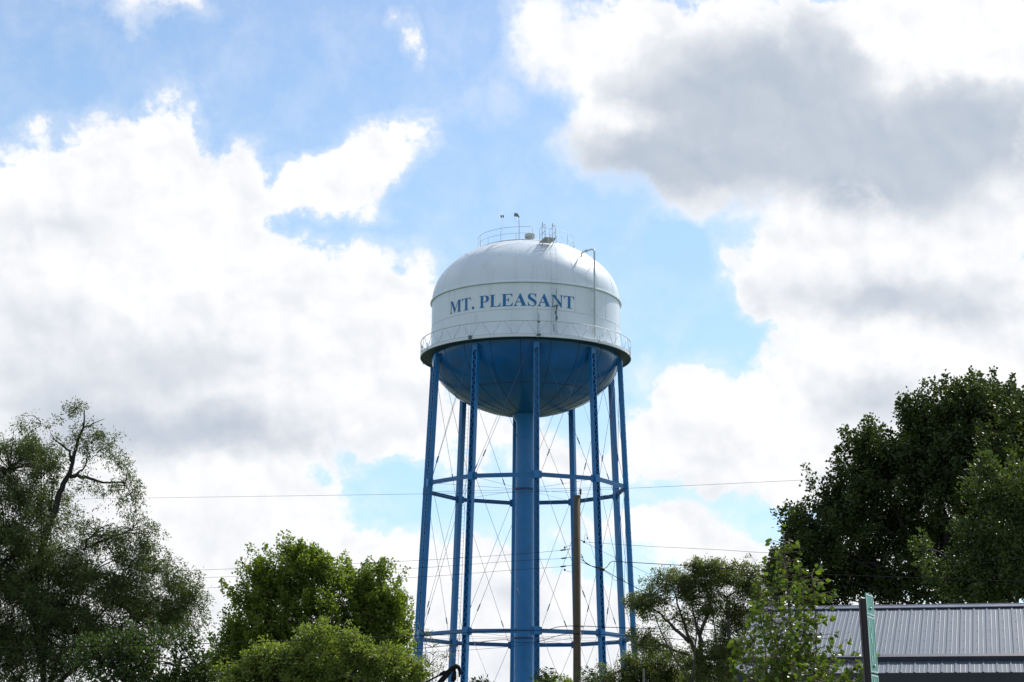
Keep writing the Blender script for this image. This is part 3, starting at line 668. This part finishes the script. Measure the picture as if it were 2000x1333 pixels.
tree('young_tree', 'bright yellow-green bushy young tree in front of the round broadleaf tree', 'tree', (640, 1500), 62,
  [(480, 1312, 45, 32, 0), (545, 1288, 46, 30, 0), (620, 1252, 36, 30, 0), (600, 1305, 80, 36, 0), (690, 1285, 46, 30, 0), (690, 1250, 18, 18, 0, .8), (750, 1308, 60, 36, 0), (680, 1330, 90, 40, 0), (560, 1340, 110, 36, 0), (800, 1325, 34, 28, 0), (480, 1340, 50, 30, 0)],
  L_FRESH, 19, leaf=(.11, .065), spray=(.5, .12), per=44, dens=.48, upb=.35, trunk_r=.12, stems=2)
tree('elm_tree', 'open fine-leaved elm with dark spreading branches right of the tower', 'tree', (1370, 1500), 88,
  [(1270, 1165, 46, 34, 0, .7), (1320, 1135, 45, 32, 0, .7), (1375, 1125, 50, 30, 0, .8), (1420, 1140, 55, 40, 0, .8), (1350, 1175, 60, 34, 0, .6), (1255, 1250, 34, 22, 0, .6), (1245, 1190, 22, 24, 0, .6), (1470, 1125, 40, 26, 0, .6), (1480, 1180, 50, 50, 1, .7), (1420, 1200, 60, 30, 1, .5), (1330, 1215, 40, 20, 0, .35), (1390, 1290, 60, 40, 0), (1280, 1265, 40, 14, 0, .5), (1370, 1105, 26, 10, 0, .7), (1450, 1270, 60, 60, 1, .8)],
  L_ELM, 23, leaf=(.105, .048), spray=(.55, .18), per=60, dens=.78, droop=.3, upb=.3, trunk_r=.22, stems=2, inner=.15, twig=.014, bark=mat('grey_bark', (.075, .065, .055), .9, var=.3, nscale=4),
  limbs=[([(1365, 1340, 0), (1362, 1280, 0), (1345, 1245, 0), (1330, 1200, 0), (1318, 1160, 0)], .13, .03), ([(1370, 1300, 0), (1368, 1240, 0), (1385, 1190, 0), (1392, 1150, 0)], .12, .03), ([(1345, 1255, 0), (1310, 1220, 0), (1285, 1195, 0), (1262, 1180, 0)], .09, .02), ([(1345, 1280, 0), (1310, 1268, 0), (1285, 1255, 0), (1258, 1245, 0)], .07, .02), ([(1365, 1245, 0), (1355, 1200, 0), (1350, 1170, 0)], .07, .02), ([(1420, 1320, 0), (1425, 1240, 0), (1405, 1200, 0)], .08, .02), ([(1428, 1280, 0), (1422, 1220, 0), (1425, 1160, 0)], .07, .02)])
tree('thicket', 'low dark green thicket around the foot of the right tower legs', 'shrub', (1300, 1500), 92,
  [(1190, 1320, 26, 22, 0, .7), (1230, 1310, 30, 30, 0, .8), (1280, 1300, 40, 30, 0), (1340, 1310, 45, 34, 0), (1260, 1340, 90, 30, 0), (1400, 1330, 60, 30, 0), (1150, 1345, 30, 18, 0, .6), (1280, 1270, 16, 16, 0, .4)], L_ELM, 29, leaf=(.11, .06), spray=(.5, .17), per=50, dens=.6, upb=.35, trunk_r=.1, stems=3)
tree('wispy_sapling', 'thin wispy sapling beside the leftmost tower leg', 'tree', (835, 1500), 84,
  [(845, 1265, 28, 20, 0, .18), (838, 1300, 30, 30, 0, .18), (870, 1285, 16, 14, 0, .15), (830, 1240, 16, 10, 0, .12), (815, 1325, 14, 22, 0, .5)], L_ELM, 31, leaf=(.09, .035), spray=(.5, .16), per=26, dens=.9, droop=.5, upb=.2, trunk_r=.04, twig=.009, tw=1)
tree('shrub', 'small pale green bush top between the riser and the wooden pole', 'shrub', (1085, 1500), 66,
  [(1080, 1338, 20, 14, 0, .9), (1105, 1336, 18, 12, 0, .9), (1062, 1342, 16, 10, 0)], L_FRESH, 37, leaf=(.08, .05), spray=(.25, .09), per=30, dens=.4, trunk_r=.05, stems=3)

def pear(px, py, Y, label, name, lst, seed, grow=1.0):
    rg = random.Random(seed); b0 = at(px, py, Y); loc = Vector((b0.x, Y, 0)); root = empty(name, loc, label, 'young tree')
    tm = MB(); V = []; Fc = []
    def P(a, b_, dy=0): return at(a, b_, Y + dy) - loc
    def leaf_at(p, d, L_):
        d = d.normalized(); sd_ = d.cross(Vector((rg.gauss(0, 1), rg.gauss(0, 1), rg.gauss(0, .6)))).normalized(); nr = sd_.cross(d)
        pet = p + d * L_ * .35 + Vector((0, 0, -L_ * .05)); dr = Vector((0, 0, -1)); curl = rg.uniform(.1, .5)
        rows = []
        for f, wd in ((0, .03), (.22, .30), (.5, .38), (.78, .24), (1, .0)):
            c = pet + d * L_ * f + dr * (curl * L_ * f * f * .6); rows.append((c - sd_ * wd * L_ + nr * wd * L_ * .35, c, c + sd_ * wd * L_ + nr * wd * L_ * .35))
        b_ = len(V)
        for rw in rows[:-1]: V.extend(rw)
        V.append(rows[-1][1])
        for i in range(3):
            for j in range(2):
                q_ = b_ + i * 3 + j; Fc.append((q_, q_ + 1, q_ + 4, q_ + 3))
        e = b_ + 9; Fc.append((e, e + 1, b_ + 12, b_ + 12)); Fc.append((e + 1, e + 2, b_ + 12, b_ + 12))
        tm.tube([p, pet], .0022, 3, cap=False)
    for pts_px, r0_, dens in lst:
        pts = [P(*q_) for q_ in pts_px]; fine = []
        for i in range(len(pts) - 1):
            for j in range(5): fine.append(pts[i].lerp(pts[i + 1], j / 5) + Vector((rg.gauss(0, .006), rg.gauss(0, .01), 0)))
        fine.append(pts[-1]); n_ = len(fine)
        tm.tube(fine, [r0_ * (1 - .8 * i / (n_ - 1)) for i in range(n_)], 6)
        L_ = sum((fine[i + 1] - fine[i]).length for i in range(n_ - 1)); cnt = int(L_ * dens * 1.12)
        for _ in range(cnt):
            f = rg.random() * (n_ - 1.001); i = int(f); p = fine[i].lerp(fine[i + 1], f - i)
            d = Vector((rg.gauss(0, 1), rg.gauss(0, 1), rg.uniform(-.5, .9)))
            if rg.random() < .62:                      # short spur carrying a few leaves
                e = p + d.normalized() * rg.uniform(.05, .24); tm.tube([p, e], .004, 4, cap=False)
                for _k in range(rg.randint(2, 5)): leaf_at(e + Vector((rg.gauss(0, .02),) * 3), d + Vector((rg.gauss(0, .9), rg.gauss(0, .9), rg.uniform(-1.3, .3))), rg.uniform(.052, .088) * grow)
            else: leaf_at(p, d + Vector((0, 0, -.3)), rg.uniform(.052, .085) * grow)
    me = bpy.data.meshes.new('crown'); me.from_pydata([tuple(v_) for v_ in V], [], [tuple(dict.fromkeys(f)) for f in Fc]); me.update(); me.materials.append(L_PEAR)
    me.polygons.foreach_set('use_smooth', [True] * len(me.polygons))
    o = bpy.data.objects.new('crown', me); COL.objects.link(o); o.parent = root
    tm.build('trunk', mat('young_bark', (.12, .075, .05), .7, var=.2), root)
pear(1540, 1700, 25, 'young pear tree with glossy curled leaves in front of the metal roof', 'pear_tree', [
  ([(1545, 1735, 0), (1545, 1500, 0), (1545, 1330, 0), (1542, 1200, 0), (1535, 1110, 0), (1533, 1058, 0)], .03, 34),
  ([(1545, 1480, 0), (1500, 1330, .2), (1490, 1230, .3), (1490, 1180, .3)], .014, 52), ([(1545, 1450, 0), (1480, 1370, -.2), (1455, 1300, -.2), (1448, 1240, -.2)], .012, 42),
  ([(1545, 1450, 0), (1590, 1330, .2), (1595, 1230, .2), (1585, 1120, .2)], .014, 56), ([(1545, 1420, 0), (1600, 1370, -.3), (1620, 1300, -.2), (1650, 1250, -.2)], .012, 26),
  ([(1545, 1340, 0), (1515, 1260, -.3), (1505, 1190, -.3), (1512, 1140, -.2)], .011, 56), ([(1545, 1310, 0), (1570, 1240, .3), (1570, 1160, .2), (1562, 1105, .2)], .011, 52),
  ([(1545, 1400, 0), (1530, 1330, -.5), (1528, 1270, -.5), (1522, 1210, -.5)], .011, 64), ([(1545, 1420, 0), (1570, 1350, .5), (1576, 1280, .5), (1560, 1210, .5)], .011, 64),
  ([(1500, 1400, 0), (1475, 1340, .4), (1470, 1280, .5), (1475, 1240, .4)], .01, 50), ([(1560, 1420, 0), (1605, 1380, .4), (1612, 1320, .5), (1600, 1270, .4)], .01, 56),
  ([(1540, 1420, 0), (1510, 1380, -.4), (1500, 1320, -.6), (1515, 1280, -.6)], .01, 66), ([(1550, 1430, 0), (1570, 1390, -.4), (1560, 1330, -.6), (1550, 1290, -.6)], .01, 66)], 41)
pear(1660, 1700, 24, 'low leafy shoots of a small pear sapling beside the dark sign post', 'pear_sapling', [
  ([(1650, 1740, 0), (1655, 1500, 0), (1650, 1380, 0), (1642, 1305, 0)], .012, 30), ([(1655, 1480, 0), (1668, 1380, .1), (1672, 1310, .1), (1670, 1288, .1)], .009, 46), ([(1650, 1420, 0), (1625, 1350, .1), (1618, 1320, .1)], .008, 40)], 43)

def sumac(px, py, Y, fronds, label, seed):
    rg = random.Random(seed); b0 = at(px, py, Y); loc = Vector((b0.x, Y, 0)); root = empty('sumac', loc, label, 'shrub')
    tm = MB(); P_, D_, L_, W_ = [], [], [], []
    top = at(px, py, Y) - loc; tm.tube([Vector((0, 0, 0)), Vector((.05, 0, top.z * .5)), top], [.03, .022, .012], 6)
    for (a, b_), dy in fronds:
        e = at(a, b_, Y + dy) - loc; pts = bez(top, top.lerp(e, .55) + Vector((0, 0, .18)), e, 9); tm.tube(pts, .005, 4)
        for i in range(2, 10):
            d = (pts[i] - pts[i - 1]).normalized(); s_ = d.cross(Vector((0, rg.uniform(-.4, .4) - 1, rg.uniform(-.2, .2)))).normalized()
            for sg in (-1, 1):
                P_.append(pts[i]); D_.append((s_ * sg + d * .5 + Vector((0, 0, -.25))).normalized()); L_.append(rg.uniform(.16, .22)); W_.append(rg.uniform(.05, .07))
    V, Fc = leaves(np.array(P_), np.array(D_), np.array(L_), np.array(W_), np.random.default_rng(seed), .1)
    mesh_from_np('crown', V, Fc, leafmat('sumac_leaf', (.018, .030, .010), (.045, .065, .020), .25), root); tm.build('trunk', BARK, root)
sumac(1068, 1345, 60, [((1042, 1330), 0), ((1050, 1312), .3), ((1072, 1306), .1), ((1085, 1318), -.2), ((1060, 1318), .2)], 'sumac with feathery leaves just right of the centre riser', 51)
sumac(1140, 1350, 60, [((1152, 1306), 0), ((1162, 1322), .2), ((1130, 1308), .2), ((1160, 1338), -.2)], 'sumac with drooping leaflets at the right of the wooden pole', 52)
sumac(925, 1352, 60, [((950, 1325), 0), ((948, 1338), .2), ((930, 1328), .2), ((962, 1340), 0)], 'sumac tip arching low between the tower leg and the riser', 53)

# ------------------------------------------------------------------ utility pole and lines
YP = 70.
pc = at(1127, 968, YP); pb = at(1127, 1333, YP)
def at_pole(px, py, dy=0): return at(px, py, YP + dy)
ploc = Vector((pb.x, YP, 0))
pole = empty('utility_pole', ploc, 'brown wooden utility pole in front of the tower', 'utility pole')
m = MB(); m.tube([Vector((0, 0, -.2)), Vector((0, 0, pb.z)), Vector((pc.x - pb.x, 0, pc.z))], [.165, .145, .126], 20); m.build('shaft', POLEW, pole)
m = MB(); q = at_pole(1133.8, 968, -.02) - ploc; m.tube([q + Vector((0, 0, -.35)), q + Vector((0, 0, .05))], .012, 6)
for i in range(4): m.lathe([(.02, q.z + .03 + i * .045), (.05, q.z + .045 + i * .045), (.03, q.z + .07 + i * .045)], 12, q.x, q.y)
m.lathe([(.035, q.z + .2), (.035, q.z + .24), (.001, q.z + .25)], 12, q.x, q.y)
m.build('pin_insulator', mat('brown_porcelain', (.06, .02, .03), .25), pole)
for (y_, xe) in ((1073, 1094), (1089, 1096), (1105, 1094)):
    m = MB(); a = at_pole(1121, y_ - 1) - ploc; b_ = at_pole(xe, y_ + 2.5, .3) - ploc; d_ = b_ - a
    m.tube([a, b_], .009, 5); m.tube([a + d_ * .55, a + d_ * .62, a + d_ * .92, b_], [.012, .028, .028, .012], 7); m.build('dead_end_clamp', DARK, pole)
for (x_, y_, s_) in ((1103, 1070, 1), (1103, 1113.5, -1)):
    m = MB(); c = at_pole(x_, y_, .1) - ploc; e = at_pole(1121, y_ - 3 * s_) - ploc
    m.lathe([(.001, c.z - .04), (.035, c.z - .03), (.035, c.z + .03), (.001, c.z + .05)], 10, c.x, c.y)
    m.tube(bez(c, c.lerp(e, .4) + Vector((0, 0, .09 * s_)), e, 5), .006, 4); m.build('spool_insulator', DARK, pole)
m = MB(); a = at_pole(1134, 1055, -.1) - ploc; b_ = at_pole(1141, 1059, -.2) - ploc
m.tube([a, b_], .014, 5); m.box(b_, (.035, 0, 0), (0, .03, 0), (0, 0, .04)); c = at_pole(1147, 1052, -.2) - ploc; m.box(c, (.02, 0, 0), (0, .02, 0), (0, 0, .04))
m.tube(bez(b_, at_pole(1143, 1030, -.2) - ploc, c, 5), .005, 4); m.build('service_bracket', DARK, pole)
for y_ in (1088, 1224, 1238):
    m = MB(); a = at_pole(1134, y_, -.05) - ploc; m.tube([a - Vector((.3, 0, 0)), a + Vector((.10, 0, 0))], .012, 6); m.box(a + Vector((.06, 0, -.01)), (.03, 0, 0), (0, .02, 0), (0, 0, .03))
    m.build('through_bolt', GALV, pole)

def wire(name, label, pts, r_=.008, cat='power line', group=None, sag=True):
    P_ = [at(*p) for p in pts]; fine = []
    for i in range(len(P_) - 1):                       # catmull-rom
        p0, p1, p2, p3 = P_[max(i - 1, 0)], P_[i], P_[i + 1], P_[min(i + 2, len(P_) - 1)]
        for j in range(8):
            t_ = j / 8; fine.append(.5 * ((2 * p1) + (p2 - p0) * t_ + (2 * p0 - 5 * p1 + 4 * p2 - p3) * t_ ** 2 + (3 * p1 - p0 - 3 * p2 + p3) * t_ ** 3))
    fine.append(P_[-1]); m_ = MB(); m_.tube(fine, r_, 5)
    return tag(m_.build(name, WIRE), label, cat, group)
wire('power_line', 'highest thin wire crossing the whole sky over the pole top', [(-400, 985, 88), (160, 975, 82), (830, 965, 73), (1133, 958, 70), (1650, 934, 65), (2000, 915, 62), (2400, 890, 58)], .0055)
wire('power_line', 'top one of three wires running left from the pole clamps', [(-400, 1132, 84), (0, 1125.5, 80), (400, 1113.5, 76), (780, 1097, 72), (1000, 1083.5, 71), (1095, 1075.5, 70.3)], .006)
wire('power_line', 'middle one of three wires running left from the pole clamps', [(-400, 1144, 84), (0, 1138, 80), (400, 1128.5, 76), (780, 1112, 72), (1000, 1096.5, 71), (1097, 1091.5, 70.3)], .006)
wire('power_line', 'lowest of three wires running left from the pole clamps', [(-400, 1168, 84), (0, 1160, 80), (400, 1149, 76), (780, 1130, 72), (1000, 1114, 71), (1095, 1107.5, 70.3)], .006)
wire('cable', 'thick black cable crossing low in front of trees and tower', [(-400, 1272, 50), (0, 1266, 54), (380, 1258, 58), (800, 1243, 66), (960, 1233, 68.5), (1060, 1231, 69.3), (1090, 1225, 69.7), (1127, 1223, 69.82), (1200, 1226, 69.2), (1300, 1229, 68), (1480, 1231, 66), (1700, 1232, 63), (2400, 1225, 58)], .013, 'cable')
wire('cable', 'second black cable just below the thick one across the tower legs', [(-400, 1296, 50), (0, 1289, 54), (420, 1284, 58), (700, 1276, 62), (900, 1259, 67), (980, 1250, 68.5), (1010, 1255, 69), (1050, 1254, 69.3), (1090, 1242, 69.7), (1127, 1238, 69.82), (1230, 1243, 69), (1300, 1247, 68), (1480, 1255, 66), (2400, 1262, 58)], .011, 'cable')
wire('cable', 'thin lowest cable sagging over the young green tree', [(-400, 1310, 52), (0, 1306, 56), (420, 1298, 60), (780, 1278, 66), (980, 1265, 69), (1127, 1246, 69.8)], .006, 'cable')
wire('power_line', 'wire leaving the pole bracket rightward past the elm', [(1141, 1059, 69.8), (1250, 1066.5, 67), (1400, 1074, 65), (1500, 1080, 63), (1700, 1086, 60), (2400, 1098, 52)], .006)
wire('cable', 'twisted service cable running right above the elm', [(1135, 1093, 69.95), (1160, 1108, 69.2), (1182, 1110, 68.8), (1194, 1098, 68.5), (1215, 1098, 68.2), (1350, 1106, 66), (1480, 1115, 64), (1700, 1126, 61), (2400, 1150, 52)], .013, 'cable')
wire('cable', 'thick drop cable slanting down right from the pole into the elm', [(1135, 1083, 69.95), (1146, 1102, 69.3), (1176, 1112, 68.6), (1215, 1134, 68), (1290, 1172, 66), (1350, 1202, 64), (1420, 1232, 62), (1560, 1300, 58)], .013, 'cable')
wire('cable', 'thin guy wire slanting from the bracket over the elm top', [(1144, 1061, 69.8), (1200, 1089, 68), (1290, 1133, 66), (1400, 1190, 64), (1560, 1280, 61)], .006, 'cable')
wire('cable', 'short loose loop of wire at the drop cable beside the pole', [(1135, 1099, 69.95), (1140, 1100, 69.6), (1155, 1106, 69.2), (1168, 1109, 68.9), (1176, 1114, 68.6), (1190, 1122, 68.4), (1202, 1134, 68.2), (1214, 1130, 68), (1222, 1137, 68)], .007, 'cable')
c = at(1176, 1112, 68.6)
sb = MB(); sb.tube([c + Vector((-.10, 0, .02)), c + Vector((-.06, 0, .02)), c + Vector((.07, 0, -.02)), c + Vector((.10, 0, -.03))], [.02, .055, .055, .02], 8)
tag(sb.build('splice_case', DARK), 'small black splice case hanging on the drop cable', 'splice case')

# ------------------------------------------------------------------ building with ribbed metal roof
BA = R_(14.5)                                           # ridge-to-eave direction turned a little
ru = Vector((math.cos(BA), -math.sin(BA), 0))          # along the ridge, rightward (coming nearer)
rv = Vector((math.sin(BA), math.cos(BA), 0))           # from eave to ridge
Yr = 46.
ridge0 = at(1490, 1192.5, Yr + 3.2)                       # left end of ridge
sl_ = math.tan(R_(20.6))
def rp(u, v, w_=0): return ridge0 + ru * u - rv * v + Vector((0, 0, -v * sl_)) + NR * w_
NR = (ru.cross(rv - Vector((0, 0, -sl_)) * 1.0)); NR = (ru.cross((rv + Vector((0, 0, sl_))))).normalized()
bloc = Vector((ridge0.x, ridge0.y, 0)); LEN = 16.; V1, V2 = 3.93, 4.78
house = empty('house', bloc, 'low dark building with ribbed grey metal roof at lower right', 'building')
def hb(m_, name, mt): return local(m_.build(name, mt, house), bloc)
def slab(m_, u0, u1, v0, v1, w0, w1):
    vs = [rp(u, v, w_) for w_ in (w0, w1) for v in (v0, v1) for u in (u0, u1)]
    m_.add(vs, [(0, 1, 3, 2), (4, 6, 7, 5), (0, 4, 5, 1), (2, 3, 7, 6), (0, 2, 6, 4), (1, 5, 7, 3)])
def sheet(m_, v0, v1, w0, off):
    slab(m_, 0, LEN, v0, v1, w0 - .03, w0)
    n_ = int(LEN / .305)
    for i in range(n_ + 1):
        u = off + i * .305
        if u > LEN - .05: break
        vs = [rp(u + a, v, w0 + h_) for v in (v0, v1) for a, h_ in ((-.032, .001), (-.014, .019), (.014, .019), (.032, .001))]
        m_.add(vs, [(0, 1, 5, 4), (1, 2, 6, 5), (2, 3, 7, 6), (3, 2, 1, 0), (4, 5, 6, 7)])
        for dd in (.10, .205):
            vs = [rp(u + dd + a, v, w0 + h_) for v in (v0, v1) for a, h_ in ((-.014, .001), (0, .005), (.014, .001))]
            m_.add(vs, [(0, 1, 4, 3), (1, 2, 5, 4), (2, 1, 0), (3, 4, 5)])
m = MB(); sheet(m, .02, V1, .03, .12); mainroof = hb(m, 'roof', ROOF)
m = MB(); sheet(m, V1 + .02, V2, -.05, .02); hb(m, 'lower_roof', ROOF)
m = MB(); slab(m, -.04, LEN + .04, V1 - .10, V1 + .06, .056, .075); slab(m, -.04, LEN + .04, V1 + .06, V1 + .08, -.10, .075); hb(m, 'transition_flashing', mat('flashing_paint', (.040, .040, .060), .55))
m = MB(); slab(m, -.06, LEN + .06, -.02, .20, .056, .085)
rr_ = [ridge0 + ru * u + Vector((0, 0, .055)) for u in (-.06, LEN + .06)]
m.tube(rr_, .045, 8); hb(m, 'ridge_cap', TRIM)
m = MB(); slab(m, -.10, -.002, -.0, V2, -.12, .07); hb(m, 'rake_trim', TRIM)
m = MB()                                               # far slope
def rp2(u, v, w_=0): return ridge0 + ru * u + rv * v + Vector((0, 0, -v * sl_ + w_))
vs = [rp2(u, v, w_) for w_ in (-.03, .03) for v in (.02, V2) for u in (0, LEN)]
m.add(vs, [(0, 1, 3, 2), (4, 6, 7, 5), (0, 4, 5, 1), (2, 3, 7, 6), (0, 2, 6, 4), (1, 5, 7, 3)]); hb(m, 'back_roof', ROOF)
ez = rp(0, V2).z
m = MB()
for u0, u1, v_, zz, zt in ((-.05, LEN, V2 + .02, -.26, -.04),): m.box(rp((u0 + u1) / 2, V2 + .03) + Vector((0, 0, -.16)), ru * (LEN / 2), rv * .03, (0, 0, .12))
hb(m, 'fascia', DTRIM)
m = MB(); cen = ridge0 + ru * LEN / 2; hw = V2 - .5; zt = ez - .05
m.box(Vector((cen.x, cen.y, zt / 2)), ru * (LEN / 2 - .35), rv * hw, (0, 0, zt / 2))
for u in (.35, LEN - .35):
    A_, B_, C_ = ridge0 + ru * u - rv * hw, ridge0 + ru * u + rv * hw, ridge0 + ru * u
    A_.z = B_.z = zt; C_.z = ridge0.z - .1; m.add([A_, B_, C_, A_ + ru * .05, B_ + ru * .05, C_ + ru * .05], [(0, 1, 2), (5, 4, 3), (0, 3, 4, 1), (1, 4, 5, 2), (2, 5, 3, 0)])
hb(m, 'wall', WALLM)
m = MB()
for i in range(int(LEN / .305)):
    for v in (.6, 1.3, 2.0, 2.7, 3.4): 
        c_ = rp(.12 + .07 + i * .305, v, .034); m.box(c_, ru * .011, (rv + Vector((0, 0, sl_))).normalized() * .011, NR * .005)
hb(m, 'roof_screws', mat('screw_steel', (.09, .11, .14), .6))['kind'] = 'stuff'

# ------------------------------------------------------------------ street sign on a leaning post
YS = 14.
pt, pbm = at(1683.5, 1170, YS), at(1694.5, 1333, YS); dd = (pt - pbm).normalized(); base = pt - dd * (pt.z / dd.z)
base.z = 0
sign = empty('street_sign', base, 'green street sign seen nearly edge-on, bolted to a dark post', 'sign')
m = MB(); x = Vector((1, 0, 0)); axx = (pt - base); Lp = axx.length; axx.normalize(); sx_ = (x - axx * x.dot(axx)).normalized(); sy_ = axx.cross(sx_)
m.box((pt - base) / 2, sx_ * .022, sy_ * .03, axx * Lp / 2)
m.box((pt - base) / 2 + sy_ * -.033, sx_ * .012, sy_ * .003, axx * Lp / 2)
m.build('post', mat('rusty_brown_post', (.022, .012, .012), .6, var=.3, nscale=8), sign)
SG = mat('sign_green', (.0, .20, .115), .35, var=.08, nscale=6, stain_or_sheen=((.20, .42, .34), 5, .85)); SW = mat('sign_white', (.50, .66, .60), .4, var=.1, nscale=9)  # pale mint patches paint the sheen into the green sign face
yaw = R_(67.5); pd = Vector((math.cos(yaw), math.sin(yaw), 0)); pn = Vector((math.sin(yaw), -math.cos(yaw), 0))
def panel(z1, z0, mt, wd=.26, nm='sign_panel'):
    c0 = pt - base; cc = c0 + sx_ * .026 + Vector((0, 0, 0)); top, bot = cc + axx * z1, cc + axx * z0
    m = MB(); m.box((top + bot) / 2 + pd * wd / 2, pd * wd / 2, pn * .002, axx * (z1 - z0) / 2); o = m.build(nm, mt, sign)
    m = MB(); hh = (z1 - z0) / 2; ce = (top + bot) / 2 + pd * wd / 2 + pn * .0035
    for sg in (-1, 1):
        m.box(ce + axx * (hh - .010) * sg, pd * (wd / 2 - .004), pn * .001, axx * .005); m.box(ce + pd * (wd / 2 - .012) * sg, pd * .007, pn * .001, axx * (hh - .016))
    # tall white strokes of letters, foreshortened beyond reading
    rg = random.Random(int(z1 * 1000) + 7); zc = z1 - .06
    while zc > z0 + .07:
        m.box(ce + axx * (zc - (z1 + z0) / 2) + pd * rg.uniform(-.07, .07), pd * rg.uniform(.006, .012), pn * .001, axx * rg.uniform(.018, .035)); zc -= rg.uniform(.03, .05)
    m.build('sign_border', SW, o)
    m = MB(); m.tube([ce + axx * (-hh + .05), ce + axx * (-hh + .05) + pn * .012], .011, 8); m.build('bolt', GALV, o)
panel(.045, -.115, SG); panel(-.120, -.535, SG); panel(-.545, -.95, SG)

# ------------------------------------------------------------------ boom arm and fence post at the bottom edge
YB = 62.
kb = at(886, 1304, YB); bl = Vector((at(860, 1333, YB).x - .5, YB, 0)); boom = empty('loader_boom', bl, 'dark knuckle boom arm poking up before the left tower legs', 'machine')
def B(a, b_, dy=0): return at(a, b_, YB + dy) - bl
OX = mat('dark_oxide_steel', (.009, .007, .008), .7, spec=.2, var=.4, nscale=5, stain_or_sheen=((.035, .012, .006), 4, .6))
m = MB(); m.bar(B(830, 1368), B(882, 1307), .14, .17); m.bar(Vector((0, 0, .9)), B(830, 1368), .18, .22); m.box((0, 0, .5), (.6, 0, 0), (0, .5, 0), (0, 0, .48)); m.build('boom', OX, boom)
m = MB(); m.tube([B(878, 1312), B(884, 1306), B(891, 1301.5), B(895, 1303), B(898, 1310)], [.05, .09, .085, .07, .05], 8); m.bar(B(896, 1305), B(899, 1314), .08, .09); m.box(B(898.5, 1315), (.05, 0, 0), (0, .05, 0), (0, 0, .05)); m.bar(B(897.5, 1316), B(897, 1323), .05, .05); m.build('knuckle', OX, boom)
m = MB(); m.tube([B(800, 1350), B(862, 1317)], .03, 7); m.tube([B(858, 1319), B(861, 1317.5), B(868, 1313), B(871, 1312)], [.03, .055, .055, .03], 8); m.tube([B(871, 1312), B(884, 1306)], .03, 7); m.build('hydraulic_cylinder', OX, boom)
m = MB(); m.tube([B(889, 1308), B(888, 1314), B(886, 1326), B(884, 1332)], [.02, .06, .095, .05], 8); m.build('hanging_grab', OX, boom)
m = MB(); fp = at(1257, 1306, 58); m.tube([Vector((0, 0, 0)), Vector((0, 0, fp.z - .02)), Vector((0, 0, fp.z))], [.035, .032, .028], 10)
fo = m.build('fence_post', mat('grey_post_wood', (.16, .15, .13), .85, var=.25, nscale=6)); fo.location = (fp.x, 58, 0); tag(fo, 'slim grey post standing in the dark thicket', 'post')
